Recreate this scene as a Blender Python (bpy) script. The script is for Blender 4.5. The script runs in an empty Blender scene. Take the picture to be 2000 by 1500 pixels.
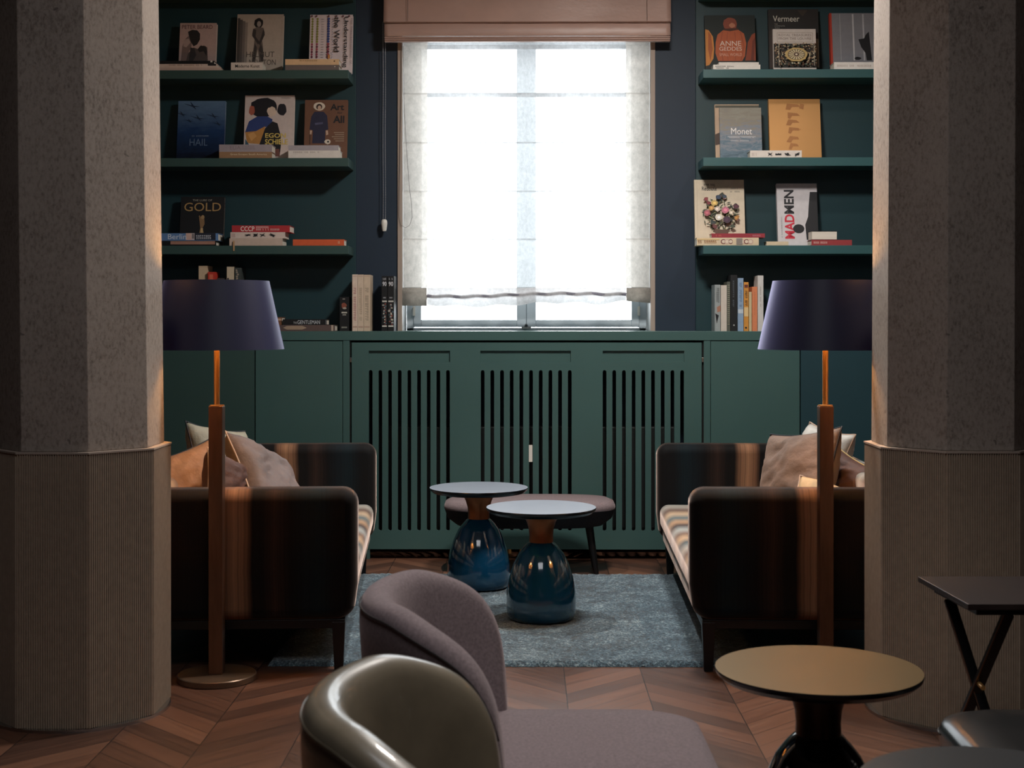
import bpy, bmesh, math, random
from mathutils import Vector, Matrix, noise
random.seed(7)
S = bpy.context.scene
COL = S.collection
R = math.radians
PI = math.pi
# ------------------------------------------------------------------ camera
F = 2778.0; EYE = 1.38; HOR = 625.0; YAW = 28.0 / F
cd = bpy.data.cameras.new('camera'); cam = bpy.data.objects.new('camera', cd); COL.objects.link(cam)
cd.sensor_width = 36.0; cd.lens = F / 2000 * 36; cd.shift_y = -(750 - HOR) / 2000
cd.clip_start = .05; cd.clip_end = 100
cam.location = (0, 0, EYE); cam.rotation_euler = (PI / 2, 0, math.atan(YAW))
S.camera = cam
cd.dof.use_dof = True; cd.dof.focus_distance = 7.2; cd.dof.aperture_fstop = 7.0
# ------------------------------------------------------------------ exposure, sky, lights
S.view_settings.view_transform = 'Standard'; S.view_settings.look = 'None'
S.view_settings.gamma = 1; S.view_settings.exposure = 0.0
S.view_settings.use_curve_mapping = False
S.cycles.max_bounces = 7; S.cycles.diffuse_bounces = 3; S.cycles.transparent_max_bounces = 12
S.cycles.sample_clamp_indirect = 4; S.cycles.use_denoising = True
S.cycles.caustics_reflective = False; S.cycles.caustics_refractive = False
W = bpy.data.worlds.new('overcast_sky'); S.world = W; W.use_nodes = True
W.node_tree.nodes['Background'].inputs[0].default_value = (.90, .96, 1.0, 1)
W.node_tree.nodes['Background'].inputs[1].default_value = 9.0

def lamp(name, kind, loc, energy, color=(1, 1, 1), size=.2, rot=(0, 0, 0), spot=None, blend=.4, size_y=None):
    l = bpy.data.lights.new(name, kind); o = bpy.data.objects.new(name, l); COL.objects.link(o)
    l.energy = energy; l.color = color; o.location = loc; o.rotation_euler = rot
    if kind == 'AREA':
        l.size = size
        if size_y: l.shape = 'RECTANGLE'; l.size_y = size_y
    else:
        l.shadow_soft_size = size
    if kind == 'SPOT': l.spot_size = R(spot); l.spot_blend = blend
    return o
# sky light let in through the window opening (a portal only guides sampling)
pl = lamp('window_portal', 'AREA', (0, 8.98, 2.2), 1, size=1.5, size_y=1.8, rot=(-PI / 2, 0, 0)); pl.data.cycles.is_portal = True
WARM = (1.0, .74, .50)
NEUT = (1.0, .94, .88)
COOL = (.95, .96, 1.0)
# ceiling downlights over the seating niche, then added fill lights for the front
lamp('niche_ceiling_light', 'AREA', (.58, 6.12, 3.58), 108, NEUT, .40, (0, 0, 0))
lamp('overhead_spot', 'SPOT', (-.25, 6.85, 3.60), 250, NEUT, .035, (R(-1), 0, 0), 56, .7)
lamp('overhead_spot', 'SPOT', (1.8, 7.0, 3.60), 26, NEUT, .05, (R(10), 0, 0), 110, .6)
lamp('overhead_spot', 'SPOT', (.85, 3.2, 3.60), 112, NEUT, .08, (0, R(8), 0), 78, .6)  # added spot that brightens the lounge chairs, no known fitting
lamp('front_fill_light', 'AREA', (-.2, 2.2, 3.60), 30, COOL, 1.6, (0, 0, 0))  # added soft fill for faces turned to the camera, no known fitting
# ------------------------------------------------------------------ coordinates
CA, SA = math.cos(math.atan(YAW)), math.sin(math.atan(YAW))
def CW(xc, d, z=0):            # sideways and depth as seen -> room coordinates
    return Vector((xc * CA - d * SA, xc * SA + d * CA, z))
def PX(px, py, Y):             # point of the vertical plane Y that lies on the sight line of a photo point
    u = (px - 1000) / F; v = (HOR - py) / F
    dx = u * CA - SA; dy = u * SA + CA; t = Y / dy
    return Vector((dx * t, Y, EYE + v * t))
# ------------------------------------------------------------------ materials
def lin(c):
    if isinstance(c, str):
        c = c.lstrip('#'); c = [int(c[i:i + 2], 16) for i in (0, 2, 4)]
    r = []
    for v in c[:3]:
        v = v / 255.0
        r.append(v / 12.92 if v <= .04045 else ((v + .055) / 1.055) ** 2.4)
    return (*r, 1)
class NT:
    def __init__(s, name):
        s.m = bpy.data.materials.new(name); s.m.use_nodes = True; s.t = s.m.node_tree
        s.b = s.t.nodes['Principled BSDF']; s.o = s.t.nodes['Material Output']
    def n(s, typ, **kw):
        x = s.t.nodes.new(typ)
        for k, v in kw.items(): setattr(x, k, v)
        return x
    def l(s, a, b): s.t.links.new(a, b)
    def math(s, op, a, b=None, c=None):
        x = s.n('ShaderNodeMath', operation=op)
        for i, v in enumerate((a, b, c)):
            if v is None: continue
            if hasattr(v, 'links') or hasattr(v, 'is_linked'): s.l(v, x.inputs[i])
            else: x.inputs[i].default_value = v
        return x.outputs[0]
    def obj(s): return s.n('ShaderNodeTexCoord').outputs['Object']
    def noise(s, vec, scale, detail=2, rough=.5, dist=0):
        x = s.n('ShaderNodeTexNoise'); x.inputs['Scale'].default_value = scale; x.inputs['Detail'].default_value = detail
        x.inputs['Roughness'].default_value = rough; x.inputs['Distortion'].default_value = dist
        if vec is not None: s.l(vec, x.inputs['Vector'])
        return x.outputs['Fac']
    def ramp(s, fac, stops, interp='LINEAR'):
        x = s.n('ShaderNodeValToRGB'); x.color_ramp.interpolation = interp; e = x.color_ramp.elements
        while len(e) < len(stops): e.new(.5)
        for i, (p, c) in enumerate(stops):
            e[i].position = p; e[i].color = c if len(c) == 4 and max(c) <= 1.0 else lin(c)
        s.l(fac, x.inputs[0]); return x.outputs[0]
    def bump(s, h, strength=.3, dist=.002):
        x = s.n('ShaderNodeBump'); x.inputs['Strength'].default_value = strength; x.inputs['Distance'].default_value = dist
        s.l(h, x.inputs['Height']); s.l(x.outputs[0], s.b.inputs['Normal']); return x
    def scale(s, vec, sc):
        x = s.n('ShaderNodeMapping'); x.inputs['Scale'].default_value = sc; s.l(vec, x.inputs[0]); return x.outputs[0]
MAT = {}
def pbr(name, c, rough=.5, metal=0, var=.0, vscale=8, bump=0, bscale=60, bdist=.002, sheen=0, coat=0, spec=.5, stretch=(1, 1, 1), tint=None):
    if name in MAT: return MAT[name]
    k = NT(name); b = k.b
    b.inputs['Base Color'].default_value = lin(c); b.inputs['Roughness'].default_value = rough
    b.inputs['Metallic'].default_value = metal; b.inputs['Specular IOR Level'].default_value = spec
    if sheen:
        b.inputs['Sheen Weight'].default_value = sheen; b.inputs['Sheen Roughness'].default_value = .34
        if tint: b.inputs['Sheen Tint'].default_value = lin(tint)
    if coat: b.inputs['Coat Weight'].default_value = coat; b.inputs['Coat Roughness'].default_value = .06
    vec = k.scale(k.obj(), stretch)
    if var:
        f = k.noise(vec, vscale, 5, .6)
        L = lin(c); lo = tuple(v * (1 - var) for v in L[:3]) + (1,); hi = tuple(min(1, v * (1 + var)) for v in L[:3]) + (1,)
        k.l(k.ramp(f, [(.3, lo), (.7, hi)]), b.inputs['Base Color'])
    if bump: k.bump(k.noise(vec, bscale, 4, .6), bump, bdist)
    MAT[name] = k.m; return k.m
def flat(c, rough=.6):
    if isinstance(c, str): key = c
    else: key = '%02x%02x%02x' % tuple(int(v) for v in c)
    key = key.lstrip('#')
    return pbr('print_' + key, '#' + key, rough, var=.06, vscale=30)

def m_plaster(name, c, dark, lo=.35):
    k = NT(name); o = k.obj()
    a = k.noise(k.scale(o, (1, 1, .55)), 95, 6, .75); b2 = k.noise(o, 5, 5, .65); sp = k.noise(o, 22, 3, .5, .4)
    f = k.math('ADD', k.math('MULTIPLY', a, .75), k.math('MULTIPLY', b2, .25))
    c1 = k.ramp(f, [(.36, dark), (.50, c), (.66, tuple(min(255, v * 1.08) for v in c))])
    mx = k.n('ShaderNodeMix', data_type='RGBA'); k.l(k.ramp(sp, [(.25, (.6, .6, .6, 1)), (.29, (0, 0, 0, 1))]), mx.inputs[0])
    k.l(c1, mx.inputs[6]); mx.inputs[7].default_value = lin([v * .5 for v in dark])
    k.l(mx.outputs[2], k.b.inputs['Base Color']); k.b.inputs['Roughness'].default_value = .8
    k.bump(a, .25, .002); return k.m
M = {}
M['plaster'] = m_plaster('column_plaster', (156, 144, 134), (116, 104, 95))
M['ribbed'] = pbr('ribbed_column_cladding', (158, 140, 122), .75, var=.10, vscale=40, bump=.15, bscale=120)
M['green'] = pbr('green_cabinet_paint', (66, 96, 93), .42, var=.04, vscale=3, bump=.05, bscale=300, bdist=.0005)
M['greenp'] = pbr('green_panel_paint', (24, 56, 62), .5, var=.04, vscale=3, bump=.05, bscale=300, bdist=.0005)
M['navy'] = pbr('navy_wall_paint', (24, 42, 60), .6, var=.05, vscale=3, bump=.08, bscale=200, bdist=.0005)
M['ceil'] = pbr('ceiling_paint', (150, 142, 132), .8, bump=.05)
M['roomw'] = pbr('room_wall_paint', (58, 56, 58), .8, bump=.05)
M['revw'] = pbr('white_reveal_paint', (225, 226, 226), .6, bump=.04)
M['beige'] = pbr('beige_casing_paint', (168, 152, 140), .6, bump=.04)
M['winf'] = pbr('window_frame_paint', (205, 218, 226), .35, bump=.03)
M['metal'] = pbr('chrome', (190, 190, 190), .25, 1, var=.05)
M['black'] = pbr('black_paint', (10, 10, 12), .35, var=.1)
M['blackwood'] = pbr('black_stained_wood', (14, 13, 14), .35, var=.25, vscale=6, stretch=(8, 8, 1), bump=.1, bscale=30)
M['brass'] = pbr('aged_brass', (122, 90, 72), .38, .85, var=.22, vscale=5, stretch=(4, 4, .6))
M['brasslight'] = pbr('bright_brass', (226, 172, 104), .34, .6, var=.08, vscale=12)
M['basemetal'] = pbr('lamp_base_metal', (116, 94, 76), .30, .55, var=.1)
M['copper'] = pbr('copper_neck', (150, 88, 56), .38, 1, var=.12, vscale=6)
M['glassblue'] = pbr('blue_lacquered_glass', (14, 62, 92), .10, var=.30, vscale=5, coat=1.0, stretch=(1, 1, .6))
M['glassnavy'] = pbr('navy_lacquered_glass', (6, 14, 26), .06, var=.2, coat=1.0)
M['lacquer'] = pbr('black_lacquer', (16, 17, 20), .22, var=.1, vscale=3)
M['topblue'] = pbr('blue_grey_table_lacquer', (126, 134, 146), .38, var=.08, vscale=3)
M['topdull'] = pbr('grey_table_lacquer', (40, 41, 42), .36, var=.08, vscale=3)
M['bronze'] = pbr('bronze_table_lacquer', (120, 98, 64), .36, .55, var=.05, vscale=3)
M['shadeo'] = pbr('navy_satin_shade', (24, 26, 62), .50, sheen=1.0, tint=(200, 200, 255), spec=.5, bump=.05, bscale=250, bdist=.0004)
M['shadei'] = pbr('shade_lining', (220, 190, 140), .6, bump=.02)
M['greyfelt'] = pbr('mauve_grey_felt', (114, 100, 102), .95, var=.26, vscale=140, bump=.35, bscale=320, bdist=.0015, sheen=.35, tint=(200, 180, 180))
M['stitch'] = pbr('dark_stitching', (30, 22, 22), .8, var=.1)
M['olive'] = pbr('olive_leather', (108, 98, 82), .38, var=.14, vscale=12, bump=.14, bscale=190, bdist=.0012, coat=.35)
M['blackleather'] = pbr('black_leather', (18, 19, 20), .30, var=.14, vscale=12, bump=.14, bscale=190, bdist=.0012, coat=.15)
M['white'] = pbr('white_plastic', (228, 224, 214), .4, var=.03)
M['paper'] = pbr('book_pages', (226, 218, 204), .8, var=.10, vscale=3, bump=.3, bscale=3, stretch=(1, 1, 140))
M['cordd'] = pbr('dark_cord', (70, 66, 66), .7, var=.1)
M['cordl'] = pbr('bead_chain', (170, 172, 178), .35, .5, var=.1)
M['satin'] = pbr('taupe_satin', (178, 148, 137), .40, var=.10, vscale=2.5, sheen=.3, bump=.35, bscale=5, bdist=.01, stretch=(1, 1, 1.6))
M['radiator'] = pbr('radiator_enamel', (30, 33, 33), .5, var=.05)
M['darkin'] = pbr('dark_interior', (10, 12, 12), .8, bump=.02)
M['wooddark'] = pbr('dark_walnut_top', (38, 28, 26), .40, var=.35, vscale=10, stretch=(1, 14, 1), bump=.05)

def m_floor():
    k = NT('chevron_parquet'); sp = k.n('ShaderNodeSeparateXYZ'); k.l(k.n('ShaderNodeNewGeometry').outputs['Position'], sp.inputs[0])
    X, Y = sp.outputs[0], sp.outputs[1]
    w = .3018; pl_ = .128
    u = k.math('DIVIDE', k.math('SUBTRACT', X, .148), w)
    c = k.math('FLOOR', u); fr = k.math('FRACT', u)
    par = k.math('ABSOLUTE', k.math('MODULO', c, 2))      # 0: boards run away to the right
    sg = k.math('SUBTRACT', k.math('MULTIPLY', par, 2), 1)  # -1 / +1
    lx = k.math('MULTIPLY', fr, w)
    v = k.math('ADD', Y, k.math('MULTIPLY', sg, lx))
    # neighbouring columns meet in a V: shift odd columns by one width
    v = k.math('SUBTRACT', v, k.math('MULTIPLY', par, w))
    q = k.math('DIVIDE', v, pl_); idn = k.math('FLOOR', q); fq = k.math('FRACT', q)
    cv = k.n('ShaderNodeCombineXYZ'); k.l(c, cv.inputs[0]); k.l(idn, cv.inputs[1])
    wn = k.n('ShaderNodeTexWhiteNoise'); k.l(cv.outputs[0], wn.inputs['Vector'])
    # grain coordinates along the board
    al = k.math('SUBTRACT', X, k.math('MULTIPLY', sg, Y))
    gv = k.n('ShaderNodeCombineXYZ'); k.l(k.math('MULTIPLY', al, 2.2), gv.inputs[0]); k.l(k.math('MULTIPLY', v, 42), gv.inputs[1])
    k.l(k.math('MULTIPLY', wn.outputs['Value'], 37), gv.inputs[2])
    g = k.noise(gv.outputs[0], 1.0, 5, .62, .6)
    tone = k.math('ADD', k.math('ADD', .06, k.math('MULTIPLY', wn.outputs['Value'], .46)), k.math('MULTIPLY', g, .62))
    col = k.ramp(tone, [(.18, (42, 26, 20)), (.42, (68, 44, 33)), (.66, (90, 59, 44)), (.95, (116, 80, 60))])
    e1 = k.math('MINIMUM', fq, k.math('SUBTRACT', 1, fq)); e2 = k.math('MINIMUM', fr, k.math('SUBTRACT', 1, fr))
    g1 = k.math('LESS_THAN', e1, .012); g2 = k.math('LESS_THAN', e2, .006); gap = k.math('MAXIMUM', g1, g2)
    mx = k.n('ShaderNodeMix', data_type='RGBA'); k.l(gap, mx.inputs[0]); k.l(col, mx.inputs[6]); mx.inputs[7].default_value = lin((26, 16, 13))
    k.l(mx.outputs[2], k.b.inputs['Base Color'])
    k.l(k.math('ADD', .34, k.math('MULTIPLY', g, .22)), k.b.inputs['Roughness'])
    k.bump(k.math('SUBTRACT', k.math('MULTIPLY', g, .3), gap), .25, .001)
    return k.m
M['floor'] = m_floor()

def m_rug():
    k = NT('teal_rug_pile'); o = k.obj()
    a = k.noise(o, 110, 4, .85); b2 = k.noise(o, 5, 4, .6, .8); c = k.noise(o, 55, 3, .6)
    f = k.math('ADD', k.math('ADD', k.math('MULTIPLY', a, .60), k.math('MULTIPLY', b2, .32)), k.math('MULTIPLY', c, .25))
    k.l(k.ramp(f, [(.46, (6, 22, 32)), (.55, (30, 58, 74)), (.63, (70, 100, 114)), (.74, (160, 176, 180))]), k.b.inputs['Base Color'])
    k.b.inputs['Roughness'].default_value = .95; k.b.inputs['Sheen Weight'].default_value = .3
    k.bump(k.math('ADD', a, c), .9, .008); return k.m
M['rug'] = m_rug()

def m_stripe(name, axis, stops, length):
    k = NT(name); o = k.obj(); sp = k.n('ShaderNodeSeparateXYZ'); k.l(o, sp.inputs[0])
    wob = k.math('MULTIPLY', k.math('SUBTRACT', k.noise(o, 3, 3), .5), .03)
    v = k.math('ADD', sp.outputs[axis], wob)
    v = k.math('DIVIDE', k.math('ABSOLUTE', v), length)
    s1 = k.n('ShaderNodeTexNoise', noise_dimensions='1D'); s1.inputs['W'].default_value = 0; s1.inputs['Scale'].default_value = 120 * length; s1.inputs['Detail'].default_value = 3
    k.l(v, s1.inputs['W'])
    c = k.ramp(v, stops)
    mx = k.n('ShaderNodeMix', data_type='RGBA', blend_type='MULTIPLY'); mx.inputs[0].default_value = .55
    k.l(c, mx.inputs[6]); k.l(k.ramp(s1.outputs['Fac'], [(.3, (.30, .32, .34, 1)), (.6, (1, .96, .93, 1))]), mx.inputs[7])
    k.l(mx.outputs[2], k.b.inputs['Base Color'])
    k.b.inputs['Roughness'].default_value = .75; k.b.inputs['Sheen Weight'].default_value = 1.0
    k.b.inputs['Sheen Roughness'].default_value = .34; k.b.inputs['Sheen Tint'].default_value = lin((214, 190, 178)); k.b.inputs['Specular IOR Level'].default_value = .15
    k.bump(k.noise(o, 150, 3), .15, .002); return k.m
ARM = [(0, (12, 11, 12)), (.09, (9, 11, 14)), (.15, (11, 27, 33)), (.22, (10, 20, 26)), (.27, (9, 9, 11)), (.34, (44, 30, 25)), (.39, (11, 10, 11)), (.43, (16, 13, 12)),
       (.46, (122, 88, 66)), (.50, (150, 110, 82)), (.54, (120, 84, 62)), (.57, (14, 12, 13)), (.72, (20, 16, 17)), (.80, (30, 24, 22)), (.86, (12, 12, 14)), (.93, (14, 22, 28)), (1, (20, 20, 22))]
LONG = [(0, (30, 44, 52)), (.05, (150, 130, 112)), (.10, (70, 96, 104)), (.15, (190, 160, 128)), (.20, (96, 80, 76)), (.25, (178, 176, 168)), (.31, (60, 90, 100)),
        (.36, (198, 168, 136)), (.42, (120, 100, 90)), (.47, (170, 178, 176)), (.53, (64, 60, 64)), (.58, (188, 152, 120)), (.64, (90, 116, 122)), (.70, (206, 180, 150)),
        (.76, (108, 88, 80)), (.82, (180, 176, 166)), (.88, (60, 84, 92)), (.94, (190, 160, 130)), (1, (60, 60, 66))]
M['arm'] = m_stripe('striped_velvet_across', 0, ARM, .95)
M['long'] = m_stripe('striped_velvet_lengthwise', 1, LONG, 2.3)

def m_sheer(name, tr, tl, col, w=60):
    k = NT(name); k.t.nodes.remove(k.b)
    T = k.n('ShaderNodeBsdfTransparent'); L = k.n('ShaderNodeBsdfTranslucent'); D = k.n('ShaderNodeBsdfDiffuse')
    o = k.obj(); n = k.noise(k.scale(o, (1, 1, .7)), w, 6, .75); c = k.ramp(n, [(.3, [v * .82 for v in col]), (.7, col)])
    k.l(c, L.inputs[0]); k.l(c, D.inputs[0])
    m1 = k.n('ShaderNodeMixShader'); m1.inputs[0].default_value = tl; k.l(D.outputs[0], m1.inputs[1]); k.l(L.outputs[0], m1.inputs[2])
    m2 = k.n('ShaderNodeMixShader'); m2.inputs[0].default_value = tr; k.l(m1.outputs[0], m2.inputs[1]); k.l(T.outputs[0], m2.inputs[2])
    k.l(m2.outputs[0], k.o.inputs[0]); return k.m
M['sheer'] = m_sheer('sheer_linen', .36, .66, (235, 238, 240))
M['hem'] = m_sheer('linen_hem_band', .02, .66, (206, 200, 192), 30)
M['hem2'] = m_sheer('gathered_sheer_hem', .04, .40, (214, 212, 212), 40)
M['pocket'] = m_sheer('doubled_sheer_linen', .10, .88, (232, 232, 232), 40)
M['rod'] = m_sheer('rod_seen_through_linen', .06, .7, (190, 186, 196), 40)

def m_glass():
    k = NT('window_glass'); k.t.nodes.remove(k.b); T = k.n('ShaderNodeBsdfTransparent'); G = k.n('ShaderNodeBsdfGlossy'); G.inputs['Roughness'].default_value = .02
    fr = k.n('ShaderNodeFresnel'); fr.inputs[0].default_value = 1.45; m = k.n('ShaderNodeMixShader')
    k.l(fr.outputs[0], m.inputs[0]); k.l(T.outputs[0], m.inputs[1]); k.l(G.outputs[0], m.inputs[2]); k.l(m.outputs[0], k.o.inputs[0]); return k.m
M['glass'] = m_glass()
def m_emit(name, c, s):
    k = NT(name); k.b.inputs['Emission Color'].default_value = lin(c); k.b.inputs['Emission Strength'].default_value = s; return k.m
M['bulb'] = m_emit('glowing_bulb', (255, 190, 116), 400)
# ------------------------------------------------------------------ mesh builder
class MB:
    def __init__(s): s.v = []; s.f = []; s.mi = []; s.mats = []
    def mat(s, m):
        if m is None: return 0
        if m not in s.mats: s.mats.append(m)
        return s.mats.index(m)
    def add(s, vs, fs, m=None):
        b = len(s.v); s.v += [tuple(p) for p in vs]; i = s.mat(m)
        for f in fs: s.f.append([b + j for j in f]); s.mi.append(i)
        return s
    def box(s, x0, x1, y0, y1, z0, z1, m=None):
        if x0 > x1: x0, x1 = x1, x0
        return s.add([(x0, y0, z0), (x1, y0, z0), (x1, y1, z0), (x0, y1, z0), (x0, y0, z1), (x1, y0, z1), (x1, y1, z1), (x0, y1, z1)],
                     [(0, 3, 2, 1), (4, 5, 6, 7), (0, 1, 5, 4), (1, 2, 6, 5), (2, 3, 7, 6), (3, 0, 4, 7)], m)
    def loft(s, rings, m=None, cap=True, close=True):
        n = len(rings[0]); vs = [p for r in rings for p in r]; fs = []
        for i in range(len(rings) - 1):
            for j in range(n if close else n - 1):
                a = i * n + j; b = i * n + (j + 1) % n
                fs.append((a, b, b + n, a + n))
        if cap: fs.append(tuple(reversed(range(n)))); fs.append(tuple((len(rings) - 1) * n + j for j in range(n)))
        return s.add(vs, fs, m)
    def lathe(s, prof, n=48, m=None, c=(0, 0), cap=False):
        return s.loft([[(c[0] + r * math.cos(2 * PI * j / n), c[1] + r * math.sin(2 * PI * j / n), z) for j in range(n)] for r, z in prof], m, cap)
    def tube(s, pts, r, n=8, m=None):
        pts = [Vector(p) for p in pts]; rings = []; up = None
        for i, p in enumerate(pts):
            t = (pts[min(i + 1, len(pts) - 1)] - pts[max(i - 1, 0)]).normalized()
            if up is None:
                up = Vector((0, 0, 1)) if abs(t.z) < .9 else Vector((1, 0, 0))
            a = t.cross(up).normalized(); b = t.cross(a).normalized(); up = a.cross(t) * 1.0
            rr = r[i] if isinstance(r, (list, tuple)) else r
            rings.append([p + a * rr * math.cos(2 * PI * j / n) + b * rr * math.sin(2 * PI * j / n) for j in range(n)])
        return s.loft(rings, m)
    def prism(s, poly, a0, a1, plane='xz', m=None):     # polygon in a plane, given thickness along the third axis
        def P(p, a): return {'xz': (p[0], a, p[1]), 'xy': (p[0], p[1], a), 'yz': (a, p[0], p[1])}[plane]
        n = len(poly); vs = [P(p, a0) for p in poly] + [P(p, a1) for p in poly]
        fs = [tuple(range(n)), tuple(range(2 * n - 1, n - 1, -1))] + [(j, j + n, (j + 1) % n + n, (j + 1) % n) for j in range(n)]
        return s.add(vs, fs, m)
    def bar(s, p, q, w, t, m=None, side=(0, 1, 0)):
        p, q = Vector(p), Vector(q); d = (q - p).normalized(); a = Vector(side); b = d.cross(a).normalized(); a = b.cross(d).normalized()
        r = lambda c: [c + a * (i * w / 2) + b * (j * t / 2) for i, j in ((-1, -1), (1, -1), (1, 1), (-1, 1))]
        return s.loft([r(p), r(q)], m)
    def build(s, name, m=None, parent=None, smooth=False, bevel=0, seg=2, sub=0, off=(0, 0, 0), label=None, ang=40):
        me = bpy.data.meshes.new(name)
        off = Vector(off); me.from_pydata([tuple(Vector(v) - off) for v in s.v], [], s.f)
        if s.mats:
            for x in s.mats: me.materials.append(x)
            for p, i in zip(me.polygons, s.mi): p.material_index = i
        if m and not s.mats: me.materials.append(m)
        bm = bmesh.new(); bm.from_mesh(me); bmesh.ops.recalc_face_normals(bm, faces=bm.faces); bm.to_mesh(me); bm.free()
        if smooth: me.polygons.foreach_set('use_smooth', [True] * len(me.polygons))
        o = bpy.data.objects.new(name, me); COL.objects.link(o)
        if parent: o.parent = parent
        if bevel:
            b = o.modifiers.new('bevel', 'BEVEL'); b.width = bevel; b.segments = seg; b.limit_method = 'ANGLE'; b.angle_limit = R(35); b.harden_normals = False
            if not smooth:
                me.polygons.foreach_set('use_smooth', [True] * len(me.polygons)); smooth = True
        if sub: q = o.modifiers.new('subdivision', 'SUBSURF'); q.levels = sub; q.render_levels = sub
        if smooth and not sub and hasattr(me, 'set_sharp_from_angle') and not bevel: me.set_sharp_from_angle(angle=R(ang))
        if bevel and not sub:
            w = o.modifiers.new('normals', 'WEIGHTED_NORMAL'); w.keep_sharp = True
        if label: o['label'] = label
        return o
def thing(name, label, cat, loc=(0, 0, 0), rz=0, group=None, rx=0):
    o = bpy.data.objects.new(name, None); COL.objects.link(o); o.empty_display_size = .1
    o.location = loc; o.rotation_euler = (rx, 0, rz); o['label'] = label; o['category'] = cat
    if group: o['group'] = group
    return o
def tag(o, label, cat, group=None):
    o['label'] = label; o['category'] = cat
    if group: o['group'] = group
    return o
def struct(o, label=None):
    o['kind'] = 'structure'
    if label: o['label'] = label
    return o
# ------------------------------------------------------------------ room
YW = 8.55; YC = 8.20; ZT = 1.315; CEIL = 3.65
WX0, WX1, WZ1 = -.773, .772, 3.20
struct(MB().box(-4.5, 4.5, -1.5, 9.0, -.05, 0).build('floor', M['floor']))
struct(MB().box(-4.5, 4.5, -1.5, 9.0, CEIL, CEIL + .1).build('ceiling', M['ceil']))
b = MB(); b.box(-2.5, WX0, YW, YW + .36, 0, CEIL); b.box(WX1, 2.5, YW, YW + .36, 0, CEIL); b.box(WX0, WX1, YW, YW + .36, 0, 1.25); b.box(WX0, WX1, YW, YW + .36, WZ1, CEIL)
struct(b.build('wall_back', M['navy']))
for s_, nm in ((-1, 'wall_left'), (1, 'wall_right')):
    b = MB(); b.box(s_ * 2.45, s_ * 2.6, 5.5, YW, 0, CEIL); struct(b.build(nm, M['navy']))
    b = MB(); b.box(s_ * 2.45, s_ * 4.5, 5.4, 5.5, 0, CEIL); struct(b.build(nm + '_return', M['roomw']))
    b = MB(); b.box(s_ * 4.5, s_ * 4.6, -1.5, 5.5, 0, CEIL); struct(b.build(nm + '_front', M['roomw']))
struct(MB().box(-4.5, 4.5, -1.6, -1.5, 0, CEIL).build('wall_front', M['roomw']))
# window: casing, reveal lining, frame with two sashes and their panes
b = MB()
for x0, x1 in ((WX0, WX0 + .026), (WX1 - .026, WX1)): b.box(x0, x1, YW - .012, YW + .03, ZT, WZ1)
b.box(WX0, WX1, YW - .012, YW + .03, WZ1 - .026, WZ1)
struct(b.build('trim_1', M['beige']))
b = MB(); b.box(WX0 + .003, WX0 + .024, YW + .03, YW + .34, ZT, WZ1); b.box(WX1 - .024, WX1 - .003, YW + .03, YW + .34, ZT, WZ1); b.box(WX0, WX1, YW + .03, YW + .34, WZ1 - .02, WZ1)
struct(b.build('trim_2', M['revw']))
struct(MB().box(WX0 + .001, WX1 - .001, YW - .001, YW + .359, 1.251, ZT).build('trim_5', M['green']))
win = struct(thing('window_1', 'white two-sash window behind the sheer blind', 'window', (0, 8.88, ZT)))
del win['category']
b = MB(); fx = .748
b.box(-fx, -fx + .045, 0, .07, 0, 1.86); b.box(fx - .045, fx, 0, .07, 0, 1.86); b.box(-fx, fx, 0, .07, 0, .016); b.box(-fx, fx, 0, .07, 1.82, 1.86)
b.box(-.03, .03, .012, .06, .02, 1.81); b.build('window_frame', M['winf'], win, bevel=.003)
for s_ in (-1, 1):
    b = MB(); xa, xb = (-fx + .045, -.001) if s_ < 0 else (.001, fx - .045)
    inn = -.06 if s_ < 0 else .06
    if s_ < 0: gl = (xa + .047, inn)
    else: gl = (inn, xb - .047)
    b.box(xa, gl[0], -.012, .05, .02, 1.81); b.box(gl[1], xb, -.012, .05, .02, 1.81); b.box(gl[0], gl[1], -.012, .05, .02, .066); b.box(gl[0], gl[1], -.012, .05, 1.76, 1.81)
    o = b.build('window_sash', M['winf'], win, bevel=.004)
    MB().box(gl[0], gl[1], .018, .024, .066, 1.76).build('glass_pane', M['glass'], o)
b = MB(); b.lathe([(.010, -.02), (.012, -.012), (.012, 0)], 12); b.v = [(x, z - .013, y + .03) for x, y, z in b.v]; b.box(-.03, .03, -.03, -.02, .012, .022)
b.build('window_latch', M['metal'], win)
for px in (-fx + .048, fx - .048):
    MB().box(px - .008, px + .008, -.03, -.012, .09, .15).build('window_hinge', M['white'], win, bevel=.003)
# green panels behind the shelves
PZ0 = ZT
def xat(px, Y): return PX(px, 600, Y).x
PL = xat(695, 8.53); PR = xat(1359, 8.53)
struct(MB().box(-2.45, PL, 8.528, YW, ZT, CEIL).build('trim_3', M['greenp'], bevel=.002))
struct(MB().box(PR, 2.45, 8.528, YW, ZT, CEIL).build('trim_4', M['greenp'], bevel=.002))
# ------------------------------------------------------------------ built-in furniture
wt = MB(); wt.box(-2.445, 2.445, YC - .005, YW - .002, 1.262, ZT); 
tag(wt.build('worktop', M['green'], bevel=.002), 'long dark green painted worktop running under the window along the wall', 'worktop')
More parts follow.
